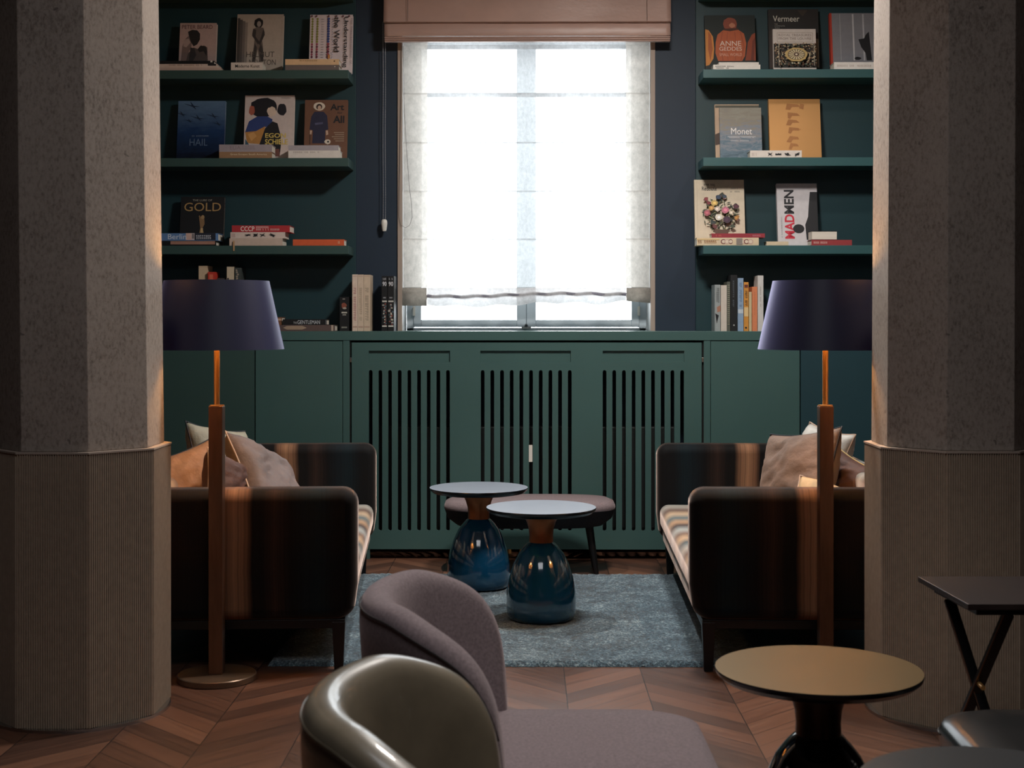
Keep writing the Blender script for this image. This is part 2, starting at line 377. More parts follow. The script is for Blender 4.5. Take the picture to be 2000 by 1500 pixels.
# radiator cover
rc = thing('radiator_cover', 'green radiator cover with three groups of vertical slots under the window', 'radiator cover', (0, YC, 0))
def zc(y): return EYE - (y - HOR) / F * 8.2
def xc_(px): return (px - 1028) / F * 8.2
x0, x1 = xc_(686.5), xc_(1370); zt, zb = zc(669), .058
sw = .0215; pitch = .0558; zs1, zs0 = zc(723), zc(1037)
groups = [(720, 9, 720, 879), (939, 10, 938, 1115), (1177, 9, 1177, 1336)]
b = MB(); T0, T1 = 0, .022
zr1, zr0 = zc(685), zc(707)
b.box(x0, x1, T0, T1, zr1, zt); b.box(x0, x1, T0, T1, zs1 + .004, zr0); b.box(x0, x1, T0, T1, zb, zs0 - .004)
cur = x0
for g in groups:
    b.box(cur, xc_(g[2]), T0, T1, zr0, zr1); cur = xc_(g[3])
    b.box(xc_(g[2]), xc_(g[3]), T0 + .014, T1, zr0, zr1)
b.box(cur, x1, T0, T1, zr0, zr1)
slots = [xc_(g[0]) + i * pitch for g in groups for i in range(g[1])]
cur = x0; r_ = sw / 2
for sx in slots:
    b.box(cur, sx, T0, T1, zs0 - .004, zs1 + .004); cur = sx + sw
    arc = [(sx + r_ - r_ * math.cos(PI * j / 10), zs1 - r_ + r_ * math.sin(PI * j / 10)) for j in range(11)]
    b.prism([(sx, zs1 + .004)] + arc + [(sx + sw, zs1 + .004)], T0, T1)
    arc = [(p[0], zs1 + zs0 - p[1]) for p in arc]
    b.prism([(sx, zs0 - .004)] + arc + [(sx + sw, zs0 - .004)], T0, T1)
b.box(cur, x1, T0, T1, zs0 - .004, zs1 + .004)
b.build('slotted_panel', M['green'], rc)
for xx in ((x0, xc_(722)), (xc_(1334), x1)): MB().box(xx[0], xx[1], .002, .022, 0, zb).build('foot', M['green'], rc)
for xx in ((x0 - .05, x0 - .012), (x1 + .012, x1 + .05)): MB().box(xx[0], xx[1], -.002, .02, 0, 1.262).build('side_stile', M['green'], rc, bevel=.001)
for xx in ((x0 - .012, x0 - .006), (x1 + .006, x1 + .012)): MB().box(xx[0], xx[1], .01, .34, .0, 1.262).build('side_lining', M['darkin'], rc)
for x in (x0 - .006, x1 + .006):
    for z in (zc(703), ):
        MB().box(x - .006, x + .006, -.004, .012, z - .014, z + .014).build('hinge', M['metal'], rc, bevel=.002)
tg = MB().box(xc_(1033), xc_(1040), -.001, 0, zc(902), zc(869)).build('sticker', M['white'], rc)
rad = thing('radiator', 'grey radiator behind the slotted cover under the window', 'radiator', (0, 8.42, 0))
b = MB(); zt_ = zc(835) - .01; b.box(-.9, .9, -.05, .05, .14, zt_)
b.build('radiator_body', M['radiator'], rad, bevel=.006)
b = MB()
for i in range(30): b.box(-.88 + i * .06, -.88 + i * .06 + .03, -.056, -.05, .16, zt_ - .03)
b.build('radiator_fins', M['radiator'], rad)
for x in (-.10, -.03): MB().lathe([(.012, 0), (.012, .14)], 12, c=(x, 0)).build('pipe', M['brasslight'], rad, smooth=True)
# side cabinets
def cabinet(label, xa, xb, seam, mlast, flip):
    t = thing('cabinet', label, 'cabinet', ((xa + xb) / 2, YC, 0)); off = Vector(((xa + xb) / 2, 0, 0))
    MB().box(xa, xb, .022, .345, .09, 1.26).build('carcass', M['darkin'], t, off=off)
    MB().box(xa, xb, .05, .345, 0, .09).build('plinth', M['black'], t, off=off)
    for i, (p, q) in enumerate(((xa, seam - .002), (seam + .002, xb))):
        m_ = M['green'] if (i == (0 if flip else 1)) else mlast
        MB().box(p + .001, q - .001, 0, .021, .09, 1.258).build('door', m_, t, bevel=.0015, off=off)
M['greend'] = pbr('green_door_paint', (56, 80, 76), .42, var=.04, vscale=3)
M['tealdoor'] = pbr('teal_door_paint', (30, 62, 70), .55, var=.04, vscale=3)
cabinet('dark green flush cabinet behind the left sofa, left of the slotted radiator cover', -2.44, x0 - .052, xc_(497), M['greend'], False)
cabinet('green flush cabinet behind the right sofa with a teal door at its right', x1 + .052, 2.44, xc_(1562), M['tealdoor'], True)
# shelves
YF = 8.28
def zsh(y): return EYE + (HOR - y) / F * YF
SH = [zsh(136), zsh(308), zsh(479.5)]; SH0 = 3.335
labs = ['topmost in view', 'second from the top', 'lowest, above the worktop']
def shelf(side, z, label):
    if side < 0: xa, xb = -2.445, PX(680.5, 500, YF).x
    else: xa, xb = PX(1373.5, 500, YF).x, 2.445
    o = MB().box(xa, xb, YF, 8.527, z - .05, z).build('wall_shelf', pbr('teal_shelf_paint', (54, 92, 94), .42, var=.04, vscale=3) if side > 0 else M['greend'], bevel=.002)
    tag(o, label, 'shelf', 'painted wall shelves')
for side, sn in ((-1, 'left'), (1, 'right')):
    shelf(side, SH0, 'green shelf cut by the upper edge of the picture, %s of the window' % sn)
    shelf(side, SH[0], 'green shelf level with the window top, %s of the window' % sn)
    shelf(side, SH[1], 'middle green shelf %s of the window' % sn)
    shelf(side, SH[2], 'lowest green shelf above the worktop, %s of the window' % sn)
# ------------------------------------------------------------------ columns
def octa(c, apo, z, rot=0, dx=0):
    Rr = apo / math.cos(PI / 8)
    return [(c[0] + dx + Rr * math.cos(R(22.5 + 45 * j) + rot), c[1] + Rr * math.sin(R(22.5 + 45 * j) + rot), z) for j in range(8)]
def column(cc, label, lean):
    t = thing('column', label, 'column', (cc.x, cc.y, 0), group='octagonal plaster columns')
    A = .296; zc0 = .93 if lean > 0 else .935
    # ribbed cladding: small half-round ribs on each face
    base = octa((0, 0), A - .006, 0); ring = []
    nr = 30
    for j in range(8):
        p = Vector(base[j][:2]); q = Vector(base[(j + 1) % 8][:2]); d = (q - p); L = d.length; d.normalize(); n = Vector((d.y, -d.x))
        if n.dot((p + q) / 2) < 0: n = -n
        for i in range(nr):
            for fa, h in ((0.0, 0.0), (.20, .0052), (.60, .0052), (.80, 0.0)):
                c = p + d * (L * (i + fa) / nr) + n * h
                ring.append((c.x, c.y))
    zb0 = .012
    b = MB(); b.loft([[(x, y, zb0) for x, y in ring], [(x, y, zc0) for x, y in ring]])
    b.build('ribbed_cladding', M['ribbed'], t)
    b = MB(); b.loft([octa((0, 0), A + .001, zc0), octa((0, 0), A + .001, zc0 + .006)]); b.build('cladding_cap', M['beige'], t)
    b = MB(); b.lathe([(.305, 0), (.315, 0), (.315, .010), (.305, .012), (.0, .012)], 64); b.build('floor_ring', M['metal'], t, smooth=True)
    b = MB(); a0 = .272; b.loft([octa((0, 0), a0, zc0 + .006), octa((0, 0), a0 - .004, CEIL, dx=-.03 * lean)]); b.build('shaft', M['plaster'], t, bevel=.003)
    return t
column(CW(-1.536, 5.056), 'octagonal plaster column with a ribbed base left of the seating, lit along its right face', 1.0)
column(CW(1.572, 5.036), 'octagonal plaster column with a ribbed base right of the seating, behind the folding table', -.4)
# ------------------------------------------------------------------ window dressings
YB = 8.44
rb = thing('roman_blind', 'taupe satin roman blind drawn up across the window top', 'blind', (0, YB, 3.0))
def zB(y, Y=YB): return EYE + (HOR - y) / F * Y
bx0, bx1 = PX(751, 50, YB).x, PX(1309, 50, YB).x
def cloth(prof, xa, xb, nx=60, amp=.004, seed=0):   # prof: list of (y offset, z)
    rings = []; 
    for i, (yo, z) in enumerate(prof):
        row = []
        for j in range(nx + 1):
            x = xa + (xb - xa) * j / nx
            w = noise.noise(Vector((x * 2.3 + seed, z * 3, seed))) * amp
            row.append((x, yo + w, z))
        rings.append(row)
    b = MB(); b.loft(rings, cap=False, close=False); return b
z_ = lambda y: zB(y) - 3.0
prof = [(-.03, .62), (-.035, .4), (-.045, z_(20)), (-.055, z_(40)), (-.058, z_(46)), (-.03, z_(47)), (-.02, z_(42))]
o = cloth(prof, bx0, bx1, 60, .012, 3).build('blind_fabric', M['satin'], rb, smooth=True)
sd = o.modifiers.new('thickness', 'SOLIDIFY'); sd.thickness = .003
prof = [(-.02, z_(42)), (-.032, z_(50)), (-.040, z_(70)), (-.036, z_(72.5)), (-.028, z_(72)), (-.015, z_(60))]
o = cloth(prof, bx0 + .002, bx1 - .002, 60, .004, 5).build('lower_fold', M['satin'], rb, smooth=True); sd = o.modifiers.new('thickness', 'SOLIDIFY'); sd.thickness = .003
for i, (ya, yb) in enumerate(((72, 76), (75.5, 79.5), (79, 82.5))):
    MB().box(bx0 + .001, bx1 - .001, -.032 + i * .004, .012, z_(yb), z_(ya) - .002).build('stacked_pleat', M['satin'], rb, bevel=.004)
for px in (798, 1262):
    x = PX(px, 50, YB).x; b = MB(); b.tube([(x, -.0535, .62), (x, -.056, .4), (x, -.064, z_(20)), (x, -.074, z_(46))], .0012, 6); b.build('seam', M['stitch'], rb)
MB().box(bx0, bx1, -.02, .02, .60, .64).build('headrail', M['white'], rb)
# chain with weight
pc = thing('pull_chain', 'grey bead pull chain with white weight hanging left of the window', 'cord', PX(750.5, 452, 8.505))
x, y, zq = 0, 0, PX(751, 432, 8.505).z - PX(751, 452, 8.505).z
for s_ in (-1, 1):
    b = MB(); zz = []
    for i in range(160): zz.append((s_ * .0065 + math.sin(i * .07) * .001, s_ * .003, zq + i * .0075))
    b.tube([p for p in zz], [.0022 if i % 2 else .0012 for i in range(160)], 6); b.build('chain_strand', M['cordl'], pc, smooth=True)
MB().lathe([(.0, 0), (.011, .002), (.014, .012), (.019, .05), (.016, .066), (.010, .072), (.0, .073)], 20).build('chain_weight', M['white'], pc, smooth=True)
# sheer blind
YS = 8.64
sb = thing('sheer_blind', 'sheer white linen roman blind with dense side bands hanging in the window', 'blind', (0, YS, 1.4))
zs = lambda y: EYE + (HOR - y) / F * YS - 1.4
sx0, sx1 = PX(788, 300, YS).x, PX(1268, 300, YS).x; bl, br = PX(835, 300, YS).x, PX(1222, 300, YS).x
folds = [90, 183.5, 279, 374, 467.5, 562]
def sheer_prof(lowy, last=True):
    p = [(0.0, 1.72)]
    for fy in folds:
        z = zs(fy); p += [(.004, z + .015), (.008, z + .004), (-.018, z + .002), (-.024, z - .010), (-.018, z - .05), (-.008, z - .13)]
    p = p[:-3]
    return p
pr = sheer_prof(0)
def sheer_cloth(xa, xb, nx, name, m, amp, seed):
    b = cloth(pr, xa, xb, nx, amp, seed); b.build(name, m, sb, smooth=True, ang=180)
sheer_cloth(bl, br, 60, 'sheer_panel', M['sheer'], .004, 1)
sheer_cloth(sx0, bl, 8, 'side_band', M['hem'], .003, 2); sheer_cloth(br, sx1, 8, 'side_band', M['hem'], .003, 4)
for fy in folds[:-1]:
    b = MB(); b.box(bl, br, -.026, -.0255, zs(fy) - (.024 if fy < 200 else .006), zs(fy) + .003); b.build('rod_pocket', M['pocket'] if fy < 200 else M['sheer'], sb)
# bottom hem: gathered, wavy
rows = []; NX = 80
for r in range(7):
    t = r / 6; row = []
    for j in range(NX + 1):
        x = bl + (br - bl) * j / NX; u = j / NX
        zbot = zs(595 - 5 * math.sin(u * PI) * 0 + 3.5 * math.sin(u * 7) + (-10 * max(0, (u - .82) / .18) ** 2) + 2 * math.sin(u * 31))
        ztop = zs(562); z = ztop + (zbot - ztop) * t
        yy = -.035 - .028 * math.sin(t * PI) + .006 * math.sin(u * 44 + t * 3) + .004 * noise.noise(Vector((u * 20, t * 4, 0)))
        row.append((x, yy, z))
    rows.append(row)
b = MB(); b.loft(rows, cap=False, close=False); b.build('gathered_hem', M['hem2'], sb, smooth=True, ang=180)
b = MB(); b.tube([(bl + (br - bl) * j / 40, -.050, zs(577 + 2.5 * math.sin(j / 40 * 7 + .4) - 4 * max(0, (j / 40 - .6)) / .4 + 1.2 * math.sin(j * 1.1))) for j in range(41)], .010, 8)
b.build('bottom_rod', M['rod'], sb, smooth=True)
for xa, xb, yl, yr in ((sx0, bl, 597, 597.5), (br, sx1, 588, 592)):
    b = MB(); b.loft([[(xa, -.055, zs(562)), (xb, -.055, zs(562))], [(xa, -.072, zs(572)), (xb, -.072, zs(572))], [(xa, -.056, zs(579)), (xb, -.056, zs(579))], [(xa, -.062, zs(yl)), (xb, -.060, zs(yr))]], cap=False, close=False)
    o = b.build('band_hem', M['hem'], sb, smooth=True); sd = o.modifiers.new('thickness', 'SOLIDIFY'); sd.thickness = .004
pts = [(787, 90), (788, 150), (789, 200), (792, 260), (796, 320), (800, 370), (804, 400), (805, 425), (800, 440), (792, 445), (783, 440), (779, 425), (779.5, 380), (781, 300), (783, 200), (784, 90)]
b = MB(); P0 = PX(790, 445, 8.53); b.tube([PX(x, y, 8.53) - P0 for x, y in pts], .0012, 6)
o = b.build('blind_cord', M['cordd'], smooth=True); o.location = P0; tag(o, 'thin dark looped cord hanging at the left edge of the sheer blind', 'cord')
# ------------------------------------------------------------------ rug
b = MB(); nx, ny = 150, 150; rows = []
RX0, RX1, RY0, RY1 = -1.03, 1.0, 5.655, 7.62
for j in range(ny + 1):
    row = []
    for i in range(nx + 1):
        x = RX0 + (RX1 - RX0) * i / nx; y = RY0 + (RY1 - RY0) * j / ny
        e = min(i, nx - i, j, ny - j); z = .022 if e > 0 else 0.001
        row.append((x + random.uniform(-.003, .003), y + random.uniform(-.003, .003), z + (random.uniform(-.003, .003) if e else 0)))
    rows.append(row)
b.loft(rows, cap=False, close=False); o = b.build('rug', M['rug'], smooth=True, ang=180)
tag(o, 'mottled teal blue pile rug under the sofas and blue side tables', 'rug')
# ------------------------------------------------------------------ sofas
def sofa(label, P, rz, s):      # local: x runs from the front edge (0) to the back (s*D), y along the length
    D, L = .93, 2.16; H = .72; zb = .205; th = .15
    t = thing('sofa', label, 'sofa', P, rz, 'two facing sofas')
    def arm_poly(w=0):
        pts = []
        r = .062
        pts.append((.035 * s, zb)); pts.append((.012 * s, zb + .05)); pts.append((0, zb + .14))
        for j in range(7): a = PI - PI / 2 * j / 6; pts.append(((r + r * math.cos(a)) * s, H - r + r * math.sin(a)))
        pts.append((D * s, H)); pts.append((D * s, zb)); return pts
    for y0 in (0, L - th):
        MB().prism(arm_poly(), y0, y0 + th).build('arm', M['arm'], t, bevel=.050, seg=7)
    b = MB(); b.box(s * (D - .16), s * D, th - .03, L - th + .03, zb, H); b.build('backrest', M['long'], t, bevel=.034, seg=5)
    b = MB(); b.box(s * .012, s * (D - .165), th - .004, L - th + .004, .272, .405); b.build('seat_cushion', M['long'], t, bevel=.045, seg=5)
    b = MB(); b.box(s * .03, s * (D - .17), th - .004, L - th + .004, zb, .275); b.build('seat_rail', M['long'], t, bevel=.012, seg=3)
    b = MB(); b.box(s * .05, s * (D - .04), .03, L - .03, zb - .035, zb + .002); b.build('under_frame', M['blackwood'], t, bevel=.004)
    for lx in (.075, D - .09):
        for ly in (.055, L - .055):
            b = MB(); w0, w1 = .026, .017; X = s * lx
            b.loft([[(X + i * w1, ly + j * w1, 0) for i, j in ((-1, -1), (1, -1), (1, 1), (-1, 1))], [(X + i * w0, ly + j * w0, zb - .01) for i, j in ((-1, -1), (1, -1), (1, 1), (-1, 1))]])
            b.build('leg', M['blackwood'], t, bevel=.002)
    return t
PLs = PX(698, 1000, 5.55); PRs = PX(1348, 1000, 5.55)
sofa('striped dark velvet sofa left of the side tables, behind the left floor lamp', (PLs.x, 5.55, 0), R(4.0), -1)
sofa('striped dark velvet sofa right of the side tables, behind the right floor lamp', (PRs.x, 5.55, 0), R(-1.6), 1)
# ------------------------------------------------------------------ cushions
def velvet(name, c): return pbr(name, c, .7, var=.22, vscale=7, sheen=.8, tint=tuple(min(255, v * 1.3) for v in c), bump=.5, bscale=9, bdist=.02)
def cushion(label, px, py, Y, size, rot, m, pm, thick=.085, seed=0, group=None):
    P = PX(px, py, Y)
    t = thing('cushion', label, 'cushion', P, 0, group); t.rotation_euler = [R(a) for a in rot]
    n = 26; h = size / 2
    def pt(u, v, sd):
        k = 1 - .10 * (1 - abs(v) ** 2.0) * abs(u) ** 3 ; k2 = 1 - .10 * (1 - abs(u) ** 2.0) * abs(v) ** 3
        x = h * u * k; z = h * v * k2
        f = max(0, (1 - u ** 4)) ** .55 * max(0, (1 - v ** 4)) ** .55
        w = noise.noise(Vector((u * 1.6 + seed, v * 1.6, seed * 2.3 + sd))) * .020 + abs(noise.noise(Vector((u * 2.2 + v * 1.6 + seed, v * 5.0 - u * 3, seed + sd)))) * .022
        return Vector((x, sd * (thick * f) + w * f, z - .02 * f * 0))
    b = MB()
    for sd in (-1, 1):
        b.loft([[pt(-1 + 2 * i / n, -1 + 2 * j / n, sd) for i in range(n + 1)] for j in range(n + 1)], cap=False, close=False)
    o = b.build('cushion_cover', m, t, smooth=True, ang=180)
    bm = bmesh.new(); bm.from_mesh(o.data); bmesh.ops.remove_doubles(bm, verts=bm.verts, dist=.0005); bmesh.ops.recalc_face_normals(bm, faces=bm.faces); bm.to_mesh(o.data); bm.free()
    o.data.polygons.foreach_set('use_smooth', [True] * len(o.data.polygons))
    per = [pt(-1 + 2 * i / n, -1, 1) for i in range(n)] + [pt(1, -1 + 2 * i / n, 1) for i in range(n)] + [pt(1 - 2 * i / n, 1, 1) for i in range(n)] + [pt(-1, 1 - 2 * i / n, 1) for i in range(n)]
    b = MB(); b.tube(per + [per[0]], .0042, 6); b.build('piping', pm, t, smooth=True, ang=180)
    return t
vt, vo, vg, vbr = velvet('taupe_velvet', (94, 82, 80)), velvet('amber_velvet', (146, 106, 74)), velvet('sage_velvet', (150, 144, 126)), velvet('brown_velvet', (74, 50, 44))
vc, vd, vp = velvet('cream_velvet', (196, 168, 128)), velvet('tan_velvet', (120, 100, 88)), velvet('pale_velvet', (196, 194, 188))
pcream, pdark, pgold = pbr('cream_piping', (168, 144, 126), .7, var=.05), pbr('dark_piping', (26, 28, 36), .6, var=.05), pbr('gold_piping', (160, 138, 90), .6, var=.05)
G1 = 'cushions on the sofas'
cushion('pale sage cushion with dark piping behind the other cushions on the left sofa', 436, 918, 6.62, .43, (-20, 10, 62), vg, pdark, .075, 1.3, G1)
cushion('taupe velvet cushion with cream piping, rightmost on the left sofa', 524, 950, 6.20, .44, (-36, 22, 66), vt, pcream, .085, 2.1, G1)
cushion('small brown cushion with cream piping beside the taupe one on the left sofa', 452, 968, 5.98, .33, (-14, 20, 60), vbr, pcream, .07, 5.2, G1)
cushion('amber cushion with dark piping, next to the left column on the left sofa', 362, 972, 6.05, .42, (-22, -14, 38), vo, pdark, .11, 3.7, G1)
cushion('tan velvet cushion with dark piping, leftmost on the right sofa', 1556, 938, 6.28, .46, (-20, -8, -58), vd, pdark, .075, 4.4, G1)
cushion('pale cushion behind the tan one on the right sofa', 1596, 918, 6.72, .42, (-20, 4, -72), vp, pcream, .075, 6.0, G1)
cushion('dark brown cushion with gold piping between lamp pole and right column', 1636, 962, 6.30, .36, (-24, 18, -62), vbr, pgold, .07, 7.4, G1)
cushion('cream cushion lying low behind the right lamp pole on the right sofa', 1618, 1006, 5.96, .34, (-50, 14, -20), vc, pcream, .06, 8.8, G1)
# ------------------------------------------------------------------ bell side tables
def bell(label, xc0, d, glass, neck, top, rim):
    P = CW(xc0, d); t = thing('side_table', label, 'side table', P, 0, 'round bell shaped side tables')
    z0 = .0255 if d > 5.6 else 0
    pr = [(.0, z0 + .0), (.140, z0 + .0), (.150, z0 + .006), (.157, .05), (.160, .09), (.157, .15), (.146, .21), (.126, .27), (.102, .32), (.078, .350), (.062, .366), (.054, .372)]
    o = MB().lathe(pr, 64).build('glass_base', glass, t, smooth=True, ang=60)
    pr = [(.054, .360), (.055, .380), (.054, .400), (.057, .430), (.066, .462), (.080, .492), (.092, .506)]
    MB().lathe(pr, 64).build('metal_neck', neck, t, smooth=True, ang=60)
    pr = [(.0, .500), (.205, .500), (.234, .506), (.2475, .518), (.2502, .526), (.2490, .530), (.0, .530)]
    MB().lathe(pr[:6], 96).build('table_rim', rim, t, smooth=True, ang=25)
    MB().lathe(pr[5:], 96).build('table_top', top, t, smooth=True, ang=25)
    return t
bell('blue glass side table on the rug, standing further back on the left', (935 - 1000) / F * 7.23, 7.23, M['glassblue'], M['copper'], M['topblue'], M['lacquer'])
bell('blue glass side table on the rug, standing nearer and more to the right', (1057 - 1000) / F * 6.47, 6.47, M['glassblue'], M['copper'], M['topblue'], M['lacquer'])
bell('navy glass side table with a bronze coloured top in front of the right sofa', (1598 - 1000) / F * 3.47, 3.47, M['glassnavy'], pbr('dark_bronze_neck', (60, 46, 38), .3, .8, var=.1), M['bronze'], M['lacquer'])
bell('side table with dull grey top cut by the bottom right corner of the picture', .884, 2.588, M['glassnavy'], pbr('dark_bronze_neck', (60, 46, 38), .3, .8), M['topdull'], M['lacquer'])
# ------------------------------------------------------------------ upholstered bench
t = thing('upholstered_bench', 'low oval grey upholstered bench with black splayed legs below the radiator cover', 'bench', (.018, 7.83, 0))
def sup(a, b, z, n=48, e=3.2):
    r = []
    for j in range(n):
        th = 2 * PI * j / n; c, s = math.cos(th), math.sin(th)
        r.append((a * abs(c) ** (2 / e) * (1 if c > 0 else -1), b * abs(s) ** (2 / e) * (1 if s > 0 else -1), z))
    return r
b = MB(); b.loft([sup(.36, .17, .255), sup(.40, .19, .262), sup(.45, .215, .30), sup(.465, .230, .345), sup(.467, .233, .350)]); b.build('seat_shell', pbr('charcoal_felt', (34, 34, 38), .95, var=.15, vscale=90, bump=.3, bscale=300), t, smooth=True, ang=60)
b = MB(); b.loft([sup(.467, .233, .350), sup(.470, .236, .362), sup(.462, .230, .384), sup(.43, .205, .398), sup(.3, .14, .404), sup(.05, .03, .406)]); b.build('seat_pad', M['greyfelt'], t, smooth=True, ang=60)
for sx in (-1, 1):
    for sy in (-1, 1):
        b = MB(); b.tube([(sx * .325, sy * .085, .262), (sx * .362, sy * .12, 0)], [.022, .014], 14); b.build('leg', M['blackwood'], t, smooth=True)
# ------------------------------------------------------------------ floor lamps
def floor_lamp(label, px, d):
    P = CW((px - 1000) / F * d, d); t = thing('floor_lamp', label, 'floor lamp', P, 0, 'matching floor lamps')
    MB().lathe([(.0, 0), (.148, 0), (.150, .003), (.150, .022), (.147, .025), (.0, .025)], 72).build('base', M['basemetal'], t, smooth=True, ang=25)
    z1 = EYE - (793 - HOR) / F * d
    MB().box(-.0265, .0265, -.0265, .0265, .025, z1).build('square_pole', M['brass'], t, bevel=.002)
    MB().lathe([(.0, z1 - .001), (.0265, z1 - .001), (.028, z1 + .001), (.028, z1 + .004), (.011, z1 + .005)], 32).build('collar', M['brasslight'], t, smooth=True, ang=30)
    MB().lathe([(.011, z1), (.011, 1.40), (.0, 1.40)], 24).build('upper_rod', M['brasslight'], t, smooth=True)
    zt_, zb_ = 1.530, 1.268; rt, rbm = .199, .256
    ft = .003
    o = MB().lathe([(rt, zt_), (rbm, zb_)], 96).build('lamp_shade', M['shadeo'], t, smooth=True)
    MB().lathe([(rbm, zb_), (rbm - ft, zb_), (rt - ft, zt_), (rt, zt_)], 96).build('shade_lining', M['shadei'], o, smooth=True, ang=30)
    b = MB()
    for k in range(3):
        a = 2 * PI * k / 3 + .4; b.bar((0, 0, 1.40), ((rt - .004) * math.cos(a), (rt - .004) * math.sin(a), 1.515), .006, .004, side=(0, 0, 1))
    b.build('shade_spider', M['brasslight'], t)
    b = MB(); b.lathe([(.012, 1.395), (.014, 1.41), (.028, 1.44), (.030, 1.46), (.024, 1.483), (.0, 1.492)], 20)
    b.build('bulb', M['bulb'], t, smooth=True)
    return t
floor_lamp('brass floor lamp with dark navy shade beside the left column', 423.5, 5.46)
floor_lamp('brass floor lamp with dark navy shade beside the right column', 1612, 5.45)
# ------------------------------------------------------------------ lounge chairs
def lounge(label, P, rz, m, mp, mirror=1, seed=0):
    t = thing('lounge_chair', label, 'chair', P, rz, 'barrel backed lounge chairs')
    A, Bw = .345, .405; N = 72
    tmax = R(88)
    outer = []
    rings = []
    for i in range(N + 1):
        q = -1 + 2 * i / N; th = q * tmax; ax = abs(q)
        u = max(0, (ax - .40) / .60); sm = u * u * (3 - 2 * u)
        v = max(0, (ax - .62) / .38)
        h = .777 - .075 * sm - (.702 - .45) * (1 - math.sqrt(max(0, 1 - v ** 3.6)))
        zlow = .30
        def at(k, z):   # k scales the plan curve
            return Vector((-A * k * math.cos(th) * mirror + (k - 1) * 0, Bw * k * math.sin(th), z))
        hh = h - .36
        P_ = [(.78, zlow), (.88, zlow + .02), (.955, .36 + hh * .35), (.99, .36 + hh * .72), (1.0, h - .065), (.992, h - .030), (.965, h - .007), (.90, h), (.835, h - .004), (.785, h - .018), (.755, h - .050), (.71, h - .13 * min(1, hh / .36) - .01), (.65, .36 + hh * .34), (.59, .335)]
        rings.append([at(k, max(z, zlow) if z != zlow else zlow) for k, z in P_])
    b = MB(); b.loft(rings); sh = b.build('back_shell', m, t, smooth=True, sub=1)
    # seam running along the outer edge of the rim
    pts = [r[5] + (r[5] - Vector((0, 0, .40))).normalized() * .0015 for r in rings[1:-1]]
    b = MB(); b.tube(pts, .0022, 6); b.build('seam', mp, t, smooth=True, ang=180)
    # seat: long pad in front of the back
    def rr(x0, x1, hw, z, r=.13, n=8):
        o = []
        for cx_, cy_, a0 in ((x1 - r, hw - r, 0), (x0 + r, hw - r, 90), (x0 + r, -hw + r, 180), (x1 - r, -hw + r, 270)):
            for j in range(n + 1):
                a = R(a0 + 90 * j / n); o.append((mirror * (cx_ + r * math.cos(a)), cy_ + r * math.sin(a), z))
        return o
    x0, x1 = -.29, .455
    b = MB(); b.loft([rr(x0 + .03, x1 - .06, .27, .245), rr(x0 + .01, x1 - .02, .295, .262), rr(x0, x1 - .004, .312, .32), rr(x0, x1, .316, .37), rr(x0, x1, .314, .392), rr(x0 + .006, x1 - .008, .306, .410), rr(x0 + .03, x1 - .035, .28, .421), rr(x0 + .10, x1 - .12, .20, .4265, .09), rr(x0 + .2, x1 - .25, .08, .428, .04)])
    b.build('seat', m, t, smooth=True, ang=180)
    b = MB(); b.tube([Vector(p) + Vector((0, 0, 0)) for p in rr(x0 - .001, x1 + .001, .3165, .385)] , .0025, 6); b.build('seat_seam', mp, t, smooth=True, ang=180)
    b = MB(); b.lathe([(.0, .25), (.05, .25), (.028, .20), (.026, .03), (.05, .012), (.22, .008), (.24, .004), (.24, 0), (.0, 0)], 48, c=(mirror * .05, 0)); b.build('swivel_base', M['black'], t, smooth=True, ang=30)
    return t
lounge('grey felt barrel-backed lounge chair in front of the rug', CW(.0, 3.225), math.atan(YAW), M['greyfelt'], M['stitch'])
lounge('olive leather barrel-backed lounge chair, nearest to the bottom of the picture', CW(.0, 2.345), math.atan(YAW), M['olive'], pbr('olive_piping', (60, 54, 42), .35, var=.1, coat=.2))
lounge('black leather lounge chair at the right edge, only its seat corner showing', CW(1.475, 3.21), R(-2), M['blackleather'], pbr('black_piping', (12, 12, 12), .4), mirror=-1)
# ------------------------------------------------------------------ folding table
ft = thing('folding_table', 'small dark folding table with brass-edged crossed legs in front of the right column', 'table', CW(1.6, 4.1))
o3 = CW(1.6, 4.1)
c = lambda x, d, z: CW(x, d, z) - Vector((o3.x, o3.y, 0))
top = [c(1.232, 4.318, 0), c(1.80, 4.318, 0), c(1.82, 3.895, 0), c(1.249, 3.895, 0)]
b = MB(); b.prism([(p.x, p.y) for p in top], .585, .602, 'xy'); b.build('table_top', M['wooddark'], ft, bevel=.002)
ins = [c(1.27, 4.28, 0), c(1.77, 4.28, 0), c(1.78, 3.95, 0), c(1.29, 3.95, 0)]
b = MB(); b.prism([(p.x, p.y) for p in ins], .560, .585, 'xy'); b.build('apron', M['black'], ft, bevel=.002)
def xleg(p, q):
    o = MB().bar(p, q, .018, .030, side=(0, 1, 0)).build('leg', M['black'], ft, bevel=.001)
    p_, q_ = Vector(p), Vector(q); d = (q_ - p_).normalized(); n = Vector((-1, -.25, 0)).cross(d).normalized()
    e = MB().bar(p_ + Vector((-.0155, -.011, 0)), q_ + Vector((-.0155, -.011, 0)), .003, .003); e.build('brass_edge', M['brass'], o)
for dx in (0, .42):
    xleg(c(1.285 + dx, 4.18, .56), c(1.400 + dx, 3.93, .0))
    xleg(c(1.385 + dx, 3.97, .56), c(1.250 + dx, 4.20, .0))
    b = MB(); b.tube([c(1.325 + dx, 4.00, .345), c(1.337 + dx, 4.13, .345)], .007, 10); b.build('pivot_bolt', M['brasslight'], ft, smooth=True)
